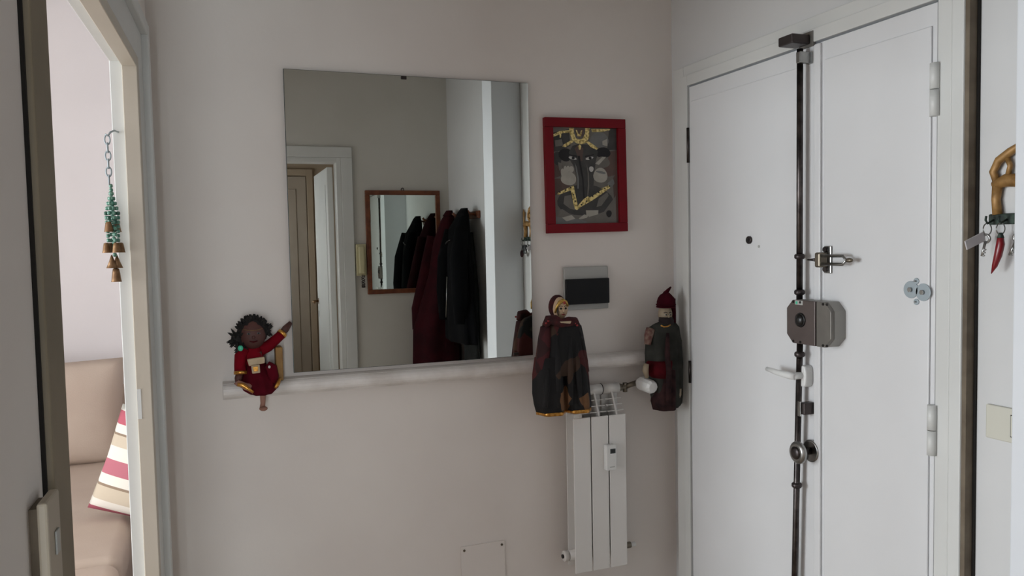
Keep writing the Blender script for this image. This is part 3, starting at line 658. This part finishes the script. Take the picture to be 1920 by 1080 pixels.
# dress
dr = MB().loft([prow(y, a, b, DO+.0, d, n=32, fold=fo, k=8) for y, a, b, d, fo in ((646, 464, 486, .016, 0), (650, 456, 492, .024, 0), (662, 455, 495, .030, 0), (676, 458, 496, .032, 0), (686, 462, 498, .034, 0))]).build('bodice', 'doll_red', dl)
sk = MB().loft([prow(y, a, b, of, d, n=40, fold=fo, k=9, back=.03) for y, a, b, of, d, fo in ((682, 461, 499, DO, .034, .01), (694, 456, 503, DO, .042, .03), (708, 452, 512, DO+.003, .058, .05), (720, 452, 519, DO+.006, .066, .06), (728, 456, 521, DO+.010, .068, .06), (736, 468, 512, DO+.016, .060, .05))]).build('skirt', 'doll_wine', dl)
MB().tube([dp(458, 655, DO+.01), dp(451, 668, DO+.016), dp(450, 684, DO+.02), dp(451, 697, DO+.022)], [.020, .019, .018, .019], 14).build('sleeve', 'doll_red', dl)
MB().tube([dp(488, 656, DO+.006), dp(503, 649, DO+.002), dp(518, 636, DO-.006), dp(528, 627, DO-.012)], [.020, .018, .016, .015], 14).build('sleeve', 'doll_red', dl)
MB().tube([dp(451, 696, DO+.022), dp(451, 702, DO+.024)], [.0205, .0205], 16).build('cuff', 'gold_cloth', dl)
MB().tube([dp(526.5, 628, DO-.011), dp(530.5, 623.5, DO-.014)], [.0165, .0165], 16).build('cuff', 'gold_cloth', dl)
def patch(pts, off, thick): return MB().prism([B(x, y, off) for x, y in pts], (0, thick, 0))
patch([(463, 674), (496, 669), (497, 681), (467, 687)], DO+.043, .012).build('sash', 'cream_cloth', dl, .003)
pt = patch([(471, 686), (487, 684), (488, 699), (473, 701)], DO+.052, .012).build('medallion', 'cream_cloth', dl, .002)
patch([(474, 688), (484, 687), (484, 696), (476, 697)], DO+.0545, .003).build('medallion_emblem', 'gold_cloth', pt, .001)
MB().tube([dp(445, 721, DO+.075), dp(455, 722, DO+.075), dp(464, 728, DO+.08), dp(475, 736, DO+.082)], [.006, .007, .006, .004], 8).build('gold_hem', 'gold_cloth', dl)
MB().tube([dp(525, 710, DO+.045), dp(521, 720, DO+.06), dp(516, 727, DO+.07)], [.005, .0065, .004], 8).build('gold_hem', 'gold_cloth', dl)
MB().ball(dp(505, 688, DO+.052), .004, .003, .005, 10, 8).build('button', 'print_white', dl)
MB().tube([dp(500, 684, DO+.028), dp(509, 690, DO+.03), dp(512, 706, DO+.034), dp(512, 718, DO+.036)], [.014, .018, .018, .014], 12).build('shawl_end', 'doll_wine', dl)
a = B(515, 650, .045); b = B(531, 719, .045)
tag(MB().box(a.x, b.x, D-.07, D-.012, LTOP, a.z).build('small_box', 'gold_box', bevel=.003), 'small golden brown upright box on the ledge behind the red doll', 'box')

# ================================================================== QUEEN PUPPET
QO = .112
q0 = B(1052, 770, QO)
qn = thing('string_puppet', 'female puppet with gold headdress and dark printed robe hanging beside the mirror', 'puppet', (q0.x, q0.y, q0.z))
hq = B(1050, 579, QO)
MB().ball(hq, .0285, .030, .043, 22, 14, lambda t, p: 1-.10*max(0, -math.cos(p))).tube([hq-Vector((0, 0, .03)), hq-Vector((0, 0, .07))], .014, 12).build('head', 'puppet_skin', qn)
rx_, ry_, rz_ = .0285, .030, .043
for sx in (-.009, .0095):
    MB().ball(facept(hq, sx, .003, rx_, ry_, rz_, 1.0), .0048, .003, .0040, 12, 8).build('eye', 'paint_black', qn)
    MB().tube([facept(hq, sx-.006, .010, rx_, ry_, rz_, 1.02), facept(hq, sx, .0125, rx_, ry_, rz_, 1.03), facept(hq, sx+.006, .010, rx_, ry_, rz_, 1.02)], .0012, 6).build('brow', 'paint_black', qn)
MB().tube([facept(hq, 0, .004, rx_, ry_, rz_, 1.0), facept(hq, 0, -.006, rx_, ry_, rz_, 1.16), facept(hq, 0, -.010, rx_, ry_, rz_, 1.05)], [.002, .0045, .003], 8).build('nose', 'puppet_skin', qn)
MB().tube([facept(hq, -.006, -.018, rx_, ry_, rz_, 1.05), facept(hq, 0, -.0185, rx_, ry_, rz_, 1.08), facept(hq, .006, -.018, rx_, ry_, rz_, 1.05)], [.001, .0022, .001], 8).build('mouth', 'paint_red', qn)
# veil behind the head, gold headdress, dark locks
MB().ball(hq+Vector((-.003, .016, .006)), .034, .026, .045, 20, 12).build('veil', 'shawl_red', qn)
MB().tube([facept(hq, -.0235, -.012, .0290, .0315, .045, 1.05)+Vector((-.002, .004, 0)), facept(hq, -.022, .010, .0290, .0315, .045, 1.1), facept(hq, -.012, .026, .0290, .0315, .045, 1.15), facept(hq, 0, .031, .0290, .0315, .045, 1.2), facept(hq, .012, .026, .0290, .0315, .045, 1.15), facept(hq, .022, .010, .0290, .0315, .045, 1.1)], [.004, .005, .007, .0075, .006, .004], 10).build('headdress', 'gold_paint', qn)
MB().ball(facept(hq, .002, .024, .0290, .0315, .045, 1.3), .005, .004, .006, 10, 8).build('brow_jewel', 'paint_red', qn)
MB().tube([facept(hq, -.019, .008, rx_, ry_, rz_, 1.15), facept(hq, -.0205, -.008, rx_, ry_, rz_, 1.2), facept(hq, -.017, -.022, rx_, ry_, rz_, 1.2)], [.002, .003, .0015], 8).build('hair_lock', 'paint_black', qn)
# robe: one lofted gown split in two hem lobes
rows = [(598, 1034, 1068, .030, 0), (604, 1020, 1080, .042, .01), (612, 1013, 1088, .052, .02), (628, 1009, 1091, .058, .03), (650, 1006, 1094, .062, .05), (680, 1002, 1098, .064, .065), (700, 1001, 1100, .064, .07)]
rb_ = MB().loft([prow(y, a, b, QO, d, n=56, fold=f_, k=7, ph=.6, back=d*.45) for y, a, b, d, f_ in rows]).build('robe', 'queen_print', qn)
for nm, lob in (('robe_skirt', ((668, 1004, 1056, .052), (700, 1000, 1057, .056), (735, 1000, 1058, .058), (755, 1003, 1058, .057), (770, 1007, 1057, .056))), ('robe_skirt', ((668, 1046, 1096, .050), (700, 1048, 1100, .054), (735, 1052, 1103, .056), (752, 1056, 1105, .055), (765, 1058, 1105, .054)))):
    sk_ = MB().loft([prow(y, a, b, QO+.008, d, n=44, fold=.06, k=6, ph=.9, back=d*.45) for y, a, b, d in lob]).build(nm, 'queen_print', qn)
    y, a, b, d = lob[-1]
    MB().loft([prow(yy, a+.2, b+.2, QO+.008, d+.0008, n=44, fold=.06, k=6, ph=.9, back=d*.45) for yy in (y-1.5, y+5)]).build('gold_hem', 'gold_cloth', sk_)
# wine red side panel, pleats and shawl
MB().loft([prow(y, a, b, QO+.022, d, n=20, fold=.03, k=4) for y, a, b, d in ((612, 1014, 1032, .020), (640, 1010, 1034, .026), (665, 1007, 1030, .030), (690, 1004, 1024, .026), (700, 1006, 1016, .01))]).build('sleeve', 'queen_wine', qn)
MB().loft([prow(y, a, b, QO+.012, d, n=20, fold=.03, k=4) for y, a, b, d in ((614, 1068, 1086, .030), (635, 1072, 1092, .036), (652, 1078, 1094, .036), (666, 1084, 1096, .02))]).build('sleeve', 'queen_print', qn)
for x0_, x1_, y0_, y1_ in ((1046, 1046, 625, 764), (1068, 1070, 630, 758), (1080, 1088, 640, 760), (1028, 1022, 690, 764)):
    MB().tube([B(x0_, y0_, QO+.052), B((x0_+x1_)/2, (y0_+y1_)/2, QO+.060), B(x1_, y1_, QO+.056)], [.006, .012, .010], 10).build('pleat', 'queen_print', qn)
MB().tube([B(1022, 611, QO+.028), B(1028, 600, QO+.034), B(1040, 600, QO+.044), B(1052, 606, QO+.050), B(1066, 603, QO+.044), B(1077, 603, QO+.034), B(1084, 612, QO+.024)], [.012, .018, .019, .016, .018, .017, .010], 12).build('shawl', 'shawl_red', qn)
patch([(1050, 603), (1072, 602), (1070, 607), (1052, 606)], QO+.066, .006).build('neck_trim', 'cream_cloth', qn, .002)
for k, (x, y) in enumerate(((1024, 606), (1028, 602), (1078, 606), (1082, 610))): MB().ball(B(x, y, QO+.050), .005, .004, .004, 8, 6).build('bead', 'paint_red', qn)
MB().tube([hq+Vector((0, .02, .018)), Vector((hq.x+.055, D-.01, hq.z+.016))], .0016, 6).build('hanging_string', 'shawl_red', qn)
MB().tube([Vector((hq.x+.055, D-.012, hq.z+.016)), Vector((hq.x+.055, D, hq.z+.016))], .003, 8).build('nail', 'gunmetal', qn)

# ================================================================== KING PUPPET
KO = .112
k0 = B(1245, 764, KO)
kg = thing('string_puppet', 'bearded male puppet with dark red turban hanging in the corner by the entrance door', 'puppet', (k0.x, k0.y, k0.z))
hk = B(1247, 589, KO+.005)
MB().ball(hk, .0265, .028, .040, 22, 14).tube([hk-Vector((0, 0, .03)), hk-Vector((0, 0, .07))], .015, 12).build('head', 'king_skin', kg)
rx_, ry_, rz_ = .0265, .028, .040
for sx in (-.0095, .0095):
    e = MB().ball(facept(hk, sx-.003, .000, rx_, ry_, rz_, 1.0), .0055, .003, .0034, 12, 8).build('eye', 'print_pale', kg)
    MB().ball(facept(hk, sx-.003, .000, rx_, ry_, rz_, 1.1), .0026, .002, .0032, 10, 6).build('pupil', 'paint_black', e)
    MB().tube([facept(hk, sx-.009, .007, rx_, ry_, rz_, 1.03), facept(hk, sx-.003, .0095, rx_, ry_, rz_, 1.04), facept(hk, sx+.003, .007, rx_, ry_, rz_, 1.03)], .0013, 6).build('brow', 'paint_black', kg)
MB().tube([facept(hk, -.003, .002, rx_, ry_, rz_, 1.0), facept(hk, -.003, -.008, rx_, ry_, rz_, 1.2), facept(hk, -.003, -.012, rx_, ry_, rz_, 1.05)], [.002, .0045, .003], 8).build('nose', 'king_skin', kg)
bd_ = MB().loft([prow(y, a, b, KO+.008, d, n=20, back=.012) for y, a, b, d in ((594, 1236, 1259, .027), (600, 1235, 1261, .032), (607, 1237, 1260, .032), (614, 1240, 1257, .026), (618, 1245, 1252, .014))])
bd_.build('beard', 'beard', kg)
MB().tube([facept(hk, -.019, -.017, rx_, ry_, rz_, 1.15), facept(hk, -.003, -.013, rx_, ry_, rz_, 1.25), facept(hk, .013, -.017, rx_, ry_, rz_, 1.15)], [.0015, .004, .0015], 8).build('moustache', 'beard', kg)
tb = MB().loft([prow(y, a, b, KO+.002, d, n=26, fold=.012, k=5) for y, a, b, d in ((577, 1236, 1260, .030), (574, 1234.5, 1262, .034), (566, 1234, 1263.5, .036), (559, 1236, 1262, .034), (553, 1240, 1257, .027), (549, 1245, 1254, .014))]).build('turban', 'turban_red', kg)
for y, a, b in ((575, 1234.5, 1262.5), (571, 1234, 1263)):
    l_ = B(a, y, KO+.002); r_ = B(b, y, KO+.002); c = (l_+r_)/2; MB().torus(c, (0, 0, 1), 1, .0028, 30, 8).v
    mbt = MB(); ring = [Vector(p) for p in er(c, (r_-l_).length/2, .036, n=30)]; mbt.tube(ring+[ring[0], ring[1]], .0034, 8); mbt.build('turban_band', 'turban_red', tb)
MB().tube([B(1247, 551, KO), B(1252, 545, KO), B(1258, 538, KO)], [.010, .007, .003], 10).build('turban_tail', 'turban_red', tb)
MB().loft([prow(y, a, b, KO-.018, d, n=18) for y, a, b, d in ((560, 1254, 1266, .012), (585, 1256, 1266, .014), (612, 1256, 1266, .016), (640, 1256, 1267, .014))]).build('turban_drape', 'turban_red', kg)
rows = [(603, 1236, 1258, .030, 0), (607, 1226, 1266, .038, .01), (614, 1215, 1271, .042, .02), (630, 1212, 1273, .046, .03), (660, 1211, 1274, .050, .04), (690, 1213, 1275, .050, .06), (715, 1219, 1276, .048, .08), (740, 1223, 1276, .046, .09), (756, 1226, 1275, .044, .09), (762, 1232, 1272, .040, .08)]
MB().loft([prow(y, a, b, KO, d, n=52, fold=f_, k=6, ph=1.0, back=d*.6) for y, a, b, d, f_ in rows]).build('robe', 'robe_grey', kg)
MB().loft([prow(y, a, b, KO, d, n=52, fold=.05, k=6, ph=1.0, back=.030) for y, a, b, d in ((690, 1228, 1262, .054), (720, 1225, 1264, .054), (750, 1222, 1264, .054), (766, 1226, 1264, .050))]).build('underskirt', 'robe_brown', kg)
MB().loft([prow(y, a, b, KO, d, n=40, fold=.03, k=6, back=.03) for y, a, b, d in ((674, 1213, 1258, .056), (682, 1211, 1256, .061), (696, 1212, 1254, .061), (706, 1219, 1248, .056))]).build('sash', 'sash_red', kg)
MB().tube([B(1252, 625, KO+.044), B(1251, 660, KO+.060), B(1254, 700, KO+.062), B(1253, 755, KO+.056)], [.006, .010, .011, .010], 10).build('coat_edge', 'robe_brown', kg)
MB().tube([B(1262, 616, KO+.018), B(1268, 640, KO+.022), B(1271, 680, KO+.026), B(1272, 728, KO+.03)], [.020, .021, .020, .017], 14).build('sleeve', 'robe_grey', kg)
MB().tube([B(1220, 617, KO+.012), B(1216, 630, KO+.016), B(1214, 646, KO+.018)], [.018, .017, .012], 14).build('epaulette', 'stripe_tan', kg)
hd = MB().tube([B(1271.5, 728, KO+.03), B(1271, 740, KO+.032), B(1269, 752, KO+.034)], [.013, .013, .006], 12).build('hand', 'king_skin', kg)
MB().tube([B(1212, 682, KO+.035), B(1210, 694, KO+.034), B(1213, 708, KO+.03)], [.010, .012, .007], 12).build('hand', 'king_skin', kg)
ch_ = MB(); ch_.tube([B(1239, 610, KO+.045), B(1245, 613, KO+.050), B(1252, 612, KO+.049), B(1257, 609, KO+.044)], .0028, 8); ch_.build('necklace', 'gold_cloth', kg)
MB().tube([hk+Vector((0, .02, .030)), Vector((hk.x+.062, D-.008, hk.z+.032))], .0016, 6).build('hanging_string', 'shawl_red', kg)
MB().tube([Vector((hk.x+.062, D-.012, hk.z+.032)), Vector((hk.x+.062, D, hk.z+.032))], .003, 8).build('nail', 'gunmetal', kg)

# ================================================================== KEY RACK AND WHAT HANGS ON IT
kx = W-.012
kr = thing('key_rack', 'brass figure shaped key rack on the wall beside the entrance frame', 'key rack', (W, 1.21, 1.53))
def yz(pts, x=kx): return [(x, y, z) for y, z in pts]
MB().box(W-.014, W, 1.105, 1.332, 1.527, 1.552).build('hook_bar', 'verdigris', kr, .003)
for y_ in (1.31, 1.215, 1.13): MB().tube(yz([(y_, 1.55), (y_+.004, 1.585), (y_, 1.622)]), [.011, .010, .012], 10).build('figure_leg', 'brass', kr)
MB().tube(yz([(1.318, 1.618), (1.29, 1.628), (1.215, 1.622), (1.15, 1.628), (1.118, 1.616)]), [.011, .015, .016, .015, .010], 12).build('figure_body', 'brass', kr)
MB().tube(yz([(1.312, 1.625), (1.322, 1.65), (1.308, 1.675), (1.28, 1.692), (1.255, 1.706), (1.235, 1.728)]), [.009, .009, .010, .010, .007, .002], 10).build('figure_arm', 'brass', kr)
MB().tube(yz([(1.285, 1.64), (1.28, 1.66), (1.288, 1.68)]), .006, 8).build('figure_stay', 'brass', kr)
MB().tube(yz([(1.12, 1.62), (1.112, 1.655), (1.116, 1.69), (1.112, 1.712)]), [.008, .006, .008, .003], 10).build('figure_arm', 'brass', kr)
MB().torus((kx, 1.205, 1.672), (1, 0, 0), .026, .008, 24, 8).build('figure_head', 'brass', kr)
MB().ball((kx, 1.205, 1.672), .006, .014, .014).build('figure_face', 'brass', kr)
MB().tube(yz([(1.205, 1.696), (1.205, 1.712), (1.205, 1.724)]), [.014, .010, .002], 10).build('figure_crown', 'brass', kr)
HK = []
for y_ in (1.318, 1.285, 1.24, 1.19, 1.14):
    MB().tube([(W-.014, y_, 1.538), (W-.034, y_, 1.530), (W-.040, y_, 1.538), (W-.038, y_, 1.547)], .0025, 8).build('hook', 'verdigris', kr); HK.append(Vector((W-.034, y_, 1.530)))
def key(par, top_, ang, m_='steel'):
    c, s_ = math.cos(ang), math.sin(ang); dn = Vector((-.2, s_, -c)).normalized()
    k_ = MB(); k_.torus(top_+dn*.010, (1, 0, .1), .009, .003, 16, 6); k_.tube([top_+dn*.019, top_+dn*.052], .003, 8)
    sd = dn.cross(Vector((1, 0, 0))).normalized()
    for q_ in (.036, .043, .050): a_ = top_+dn*q_; k_.tube([a_, a_+sd*.006], .0022, 6)
    return k_.build('key', m_, par)
def keyring(h, label, name='key_bunch', group=None):
    t_ = thing(name, label, 'keys', tuple(h)); MB().torus(h-Vector((.0, 0, .013)), (0, 1, .0), .0135, .0014, 22, 6).build('split_ring', 'steel', t_); return t_
t_ = keyring(HK[0], 'key ring with a pale paper tag on the brass key rack')
MB().prism([(HK[0].x-.004, HK[0].y+.004, HK[0].z-.018), (HK[0].x-.055, HK[0].y+.012, HK[0].z-.040), (HK[0].x-.048, HK[0].y+.012, HK[0].z-.060), (HK[0].x+.000, HK[0].y+.004, HK[0].z-.040)], (.001, .004, 0)).build('tag', 'paper_tag', t_)
key(t_, HK[0]-Vector((0, 0, .025)), .1)
t_ = keyring(HK[1], 'red chili pepper charm on the brass key rack', 'chili_charm'); t_['category'] = 'charm'
b0 = HK[1]-Vector((0, 0, .026))
MB().tube([b0, b0-Vector((0, 0, .008)), b0-Vector((0, 0, .022)), b0-Vector((.002, -.004, .048)), b0-Vector((.002, -.012, .072)), b0-Vector((.002, -.020, .090))], [.003, .007, .009, .0085, .006, .001], 14).build('pepper', 'red_chili', t_)
MB().tube([b0+Vector((0, 0, .004)), b0-Vector((0, 0, .008))], [.004, .008], 10).build('pepper_cap', 'verdigris', t_)
t_ = keyring(HK[2], 'bunch of steel keys in the middle of the brass key rack'); 
for a_ in (-.35, 0, .3): key(t_, HK[2]-Vector((0, 0, .025)), a_)
t_ = keyring(HK[3], 'keys with a black fob on the brass key rack')
bx('fob', 'black_plastic', t_, HK[3].x-.014, HK[3].x+.004, HK[3].y-.016, HK[3].y+.016, HK[3].z-.075, HK[3].z-.026, bevel=.006, seg=3)
key(t_, HK[3]-Vector((.004, 0, .025)), .5)
t_ = keyring(HK[4], 'key ring with a dark round medal beside the wall pier')
c = HK[4]-Vector((.006, 0, .075)); MB().tube([HK[4]-Vector((0, 0, .026)), c+Vector((0, 0, .02))], .003, 8).build('strap', 'black_plastic', t_)
MB().tube([c+Vector((.003, 0, 0)), c-Vector((.003, 0, 0))], .02, 22).build('medal', 'robe_brown', t_, .001)

# ================================================================== BELL CHAIN IN THE LIVING ROOM DOORWAY
BY = OY1-.02
def J(px, py): return hit(px, py, (0, BY, 0), Vector((0, 1, 0)))
h0 = J(204, 252)
bc = thing('bell_chain', 'string of green beads and small brass bells hanging in the living room doorway', 'bells', tuple(h0))
MB().tube([h0+Vector((.018, .038, .012)), h0+Vector((.012, .012, .012)), h0+Vector((.004, 0, .006)), h0+Vector((-.002, -.002, -.004)), h0+Vector((-.008, -.002, 0))], .0026, 8).build('hook', 'zinc', bc)
zt = h0.z-.004
for i in range(6):
    c = Vector((h0.x-.004, BY-.002, zt-.010-i*.0205)); MB().torus(c, (1, 0, 0) if i % 2 else (0, 1, 0), .0125, .0019, 18, 6, sx=.5).build('chain_link', 'zinc', bc)
z0_ = zt-.128; xs_ = h0.x-.001
def bell(c, r, hgt, cone=False):
    c = Vector(c)
    pr_ = [(0, .25), (.05, .6), (.35, .75), (.9, .95), (1, 1.05)] if not cone else [(0, .1), (.5, .5), (1, 1.0)]
    b_ = MB().tube([c-Vector((0, 0, hgt*a_)) for a_, _ in pr_], [r*k_ for _, k_ in pr_], 16).build('bell', 'old_brass', bc)
    return b_
def strand(x0_, y0_, zt_, x1_, y1_, zb_):
    m_ = MB(); n_ = max(2, int((zt_-zb_)/.0098))
    for i in range(n_):
        f_ = i/(n_-1); p_ = Vector((x0_+(x1_-x0_)*f_, BY+y0_+(y1_-y0_)*f_, zt_+(zb_-zt_)*f_)); m_.tube([p_+Vector((0, 0, .005)), p_+Vector((0, 0, .003)), p_-Vector((0, 0, .003)), p_-Vector((0, 0, .005))], [.0026, .0048, .0048, .0026], 8)
    return m_.build('bead_strand', 'bead_green', bc)
zz0 = z0_; zb1 = J(208, 455).z; zb2 = J(210, 478).z; zb3 = J(212, 515).z
strand(xs_, 0, zz0, xs_+.002, 0, zb2)
for k in range(6):
    a_ = 2*PI*k/6; ex_, ey_ = .014*math.cos(a_), .014*math.sin(a_)
    zl = J(208, 400).z - .012*(k % 3)
    strand(xs_+ex_*.1, ey_*.1, zz0-.02, xs_+ex_, ey_, zl); strand(xs_+ex_, ey_, zl, xs_+ex_*.8, ey_*.8, zb1+.006+(.05 if k in (1, 4) else 0))
    bell((xs_+ex_*1.15, BY+ey_*1.15, (zl-.01 if k in (1, 4) else zb1)), .011, .026)
bell((xs_-.005, BY-.006, zb2), .014, .034, True); bell((xs_+.006, BY+.004, zb2), .014, .034, True)
bell((xs_+.003, BY, zb2-.034), .0125, .036)
MB().tube([(xs_+.003, BY, zb3+.02), (xs_+.003, BY, zb3-.004)], [.001, .002], 6).build('clapper', 'zinc', bc)

# ================================================================== LIVING ROOM: SOFA AND CUSHION
SX0, SX1, SY0, SY1 = -2.0, -.325, 2.55, 4.74
sf = thing('sofa', 'beige upholstered sofa against the living room wall', 'sofa', ((SX0+SX1)/2, (SY0+SY1)/2, 0))
def soft(name, m_, par, x0, x1, y0, y1, z0, z1, bevel=.05, lvl=0, puff=0):
    o_ = MB().box(x0, x1, y0, y1, z0, z1).build(name, m_, par, bevel, 5)
    for p_ in o_.data.polygons: p_.use_smooth = True
    return o_
soft('base', 'sofa_fabric', sf, SX0, SX1-.02, SY0+.02, SY1, .06, .30, .02)
soft('seat_cushion', 'sofa_fabric', sf, SX0, SX1, 2.98, 4.55, .30, .455, .045)
soft('seat_cushion', 'sofa_fabric', sf, SX0, SX1, SY0, 2.97, .30, .452, .045)
soft('backrest', 'sofa_fabric', sf, SX0, SX1-.01, 4.58, SY1, .25, .80, .05)
def pillow(name, m_, par, c, w_, h_, d_, rot, n=14):
    vs = []; fs = []
    for side in (1, -1):
        for j in range(n+1):
            for i in range(n+1):
                u = -1+2*i/n; v_ = -1+2*j/n
                t_ = (max(0, 1-abs(u)**2.6)*max(0, 1-abs(v_)**2.6))**.5
                pin = 1-.05*(1-abs(u))*abs(v_)**3; pin2 = 1-.05*(1-abs(v_))*abs(u)**3
                vs.append((u*w_/2*pin2, side*d_/2*t_, v_*h_/2*pin))
    N = (n+1)*(n+1)
    for s_ in (0, 1):
        for j in range(n):
            for i in range(n):
                k = s_*N+j*(n+1)+i; f_ = (k, k+1, k+n+2, k+n+1); fs.append(f_ if s_ else f_[::-1])
    m2 = MB().add(vs, fs, True); o_ = m2.build(name, m_, None, 0)
    import bmesh
    bm = bmesh.new(); bm.from_mesh(o_.data); bmesh.ops.remove_doubles(bm, verts=bm.verts, dist=.0005); bm.to_mesh(o_.data); bm.free()
    for p_ in o_.data.polygons: p_.use_smooth = True
    o_.rotation_euler = rot; o_.location = c
    if par is not None:
        o_.parent = par; o_.matrix_parent_inverse = Matrix.Translation(par.location).inverted()
    return o_
pillow('back_cushion', 'sofa_fabric', sf, (-.80, 4.47, .70), .74, .54, .22, (math.radians(-10), 0, 0))
pillow('back_cushion', 'sofa_fabric', sf, (-1.58, 4.47, .70), .74, .54, .22, (math.radians(-10), 0, 0))
arm = soft('armrest', 'sofa_fabric', sf, SX1-.02, SX1+.16, 3.86, SY1, .06, .62, .06)
cu = pillow('throw_cushion', 'cushion_stripes', None, (-.250, 3.42, .650), .38, .42, .17, (math.radians(-14), math.radians(15), math.radians(-24)))
tag(cu, 'striped cream and pink throw cushion leaning on the beige sofa', 'cushion')

# ================================================================== REAR WALL THINGS (seen in the mirror)
wm = thing('framed_mirror', 'wooden framed mirror on the rear wall reflected in the large mirror', 'mirror', (1.367, REAR, 1.165))
mx0, mx1, mz0, mz1, mf = 1.084, 1.651, 1.165, 1.931, .034
for a_ in ((mx0, mx1, mz1-mf, mz1), (mx0, mx1, mz0, mz0+mf)): bx('frame_rail', 'walnut', wm, a_[0], a_[1], REAR, REAR+.024, a_[2], a_[3], bevel=.004)
for a_ in ((mx0, mx0+mf), (mx1-mf, mx1)): bx('frame_stile', 'walnut', wm, a_[0], a_[1], REAR, REAR+.024, mz0+mf, mz1-mf, bevel=.004)
bx('mirror_glass', 'mirror_glass_old', wm, mx0+mf-.004, mx1-mf+.004, REAR+.004, REAR+.010, mz0+mf-.004, mz1-mf+.004)
MB().torus((1.367, REAR+.006, mz1+.008), (0, 1, 0), .010, .003, 16, 6).build('hanging_loop', 'gunmetal', wm)
ic = thing('intercom', 'cream intercom handset on the rear wall beside the wooden framed mirror', 'intercom', (1.042, REAR, 1.30))
bx('base', 'cream_plastic', ic, 1.004, 1.078, REAR, REAR+.03, 1.305, 1.537, bevel=.006)
hs = MB().box(1.018, 1.062, REAR+.034, REAR+.058, 1.32, 1.522).build('handset', 'cream_plastic', ic, .01)
bx('grip', 'cream_plastic', ic, 1.024, 1.056, REAR+.03, REAR+.034, 1.34, 1.50)
MB().tube([(1.05+.012*math.cos(i*.9), REAR+.03+.012*math.sin(i*.9), 1.31-.09*math.sin(i/59*PI)) for i in range(60)], .0028, 6).build('coiled_cord', 'gunmetal', ic)
cr = thing('coat_rack', 'wooden coat rail with pegs on the side wall behind the hanging coats', 'coat rack', (W, -.02, 1.70))
bx('rail', 'walnut', cr, W-.018, W, -.36, .30, 1.695, 1.745, bevel=.004)
PG = []
for y_ in (-.30, -.10, .08, .24):
    MB().tube([(W-.018, y_, 1.72), (W-.06, y_, 1.728), (W-.075, y_, 1.745)], [.008, .008, .011], 10).build('peg', 'walnut', cr); PG.append(y_)
def ring_xy(cx, cy, z, ax_, ay_, n=44, fold=.05, k=7, ph=0):
    return [(cx - ax_*math.cos(2*PI*i/n)*(1+fold*math.cos(k*2*PI*i/n+ph)), cy + ay_*math.sin(2*PI*i/n)*(1+fold*math.cos(k*2*PI*i/n+ph)), z) for i in range(n)]
bk = thing('black_coat', 'long black coat with a zip hanging from the coat rail in the mirror', 'coat', (1.60, .24, .85))
MB().loft([ring_xy(cx, cy, z, ax_, ay_, fold=fo) for cx, cy, z, ax_, ay_, fo in ((1.640, .20, 1.745, .024, .05, .02), (1.628, .20, 1.71, .040, .085, .02), (1.600, .20, 1.62, .062, .155, .03), (1.590, .215, 1.45, .070, .19, .05), (1.585, .235, 1.25, .072, .22, .06), (1.582, .255, 1.05, .074, .255, .07), (1.58, .28, .88, .074, .275, .08), (1.58, .28, .865, .072, .273, .08))]).build('coat_body', 'black_cloth', bk)
MB().loft([ring_xy(1.642, .20, 1.765, .020, .050, fold=0), ring_xy(1.632, .20, 1.74, .030, .07, fold=0), ring_xy(1.626, .20, 1.70, .044, .09, fold=0)]).build('collar', 'black_cloth', bk)
for y0_, y1_ in ((.34, .44), (.10, .07)):
    MB().tube([(1.575, y0_, 1.62), (1.535, y0_+(y1_-y0_)*.5, 1.42), (1.525, y1_, 1.2), (1.53, y1_, 1.0)], [.045, .058, .056, .046], 16).build('sleeve', 'black_cloth', bk)
MB().tube([(1.508, .20, 1.30), (1.505, .19, 1.15), (1.502, .17, 1.02)], .004, 8).build('zip', 'steel', bk)
MB().tube([(1.524, .25, 1.55), (1.516, .20, 1.54), (1.52, .14, 1.525)], .004, 8).build('pocket_zip', 'dark_steel', bk)
wc = thing('wine_coat', 'dark red coat hanging from the coat rail next to the black coat', 'coat', (1.6, -.2, .5))
MB().loft([ring_xy(cx, cy, z, ax_, ay_, fold=fo, k=6) for cx, cy, z, ax_, ay_, fo in ((1.66, -.22, 1.75, .028, .04, .02), (1.645, -.21, 1.70, .05, .07, .02), (1.62, -.20, 1.55, .085, .12, .03), (1.605, -.205, 1.3, .11, .155, .05), (1.575, -.215, 1.1, .14, .17, .05), (1.545, -.22, .9, .17, .18, .06), (1.54, -.22, .65, .172, .185, .07), (1.54, -.22, .45, .172, .185, .07))]).build('coat_body', 'wine_cloth', wc)
MB().tube([(1.56, -.30, 1.58), (1.50, -.30, 1.3), (1.43, -.29, 1.05), (1.42, -.28, .9)], [.05, .06, .055, .045], 16).build('sleeve', 'wine_cloth', wc)
MB().loft([ring_xy(1.66, -.22, 1.77, .022, .04, fold=0), ring_xy(1.65, -.22, 1.73, .04, .06, fold=0)]).build('collar', 'wine_cloth', wc)
gc = thing('grey_coat', 'charcoal coat hem showing below the black coat on the coat rail', 'coat', (1.66, .06, .6))
MB().loft([ring_xy(1.685, cy, z, ax_, ay_, fold=fo, k=6) for cy, z, ax_, ay_, fo in ((.08, 1.69, .012, .04, .02), (.08, 1.66, .018, .06, .02), (.10, 1.4, .022, .12, .03), (.16, 1.0, .024, .14, .06), (.17, .60, .026, .15, .07))]).build('coat_body', 'charcoal_cloth', gc)
MB().tube([(1.69, .20, 1.6), (1.69, .26, 1.2), (1.69, .27, .78)], [.012, .022, .02], 14).build('sleeve', 'charcoal_cloth', gc)
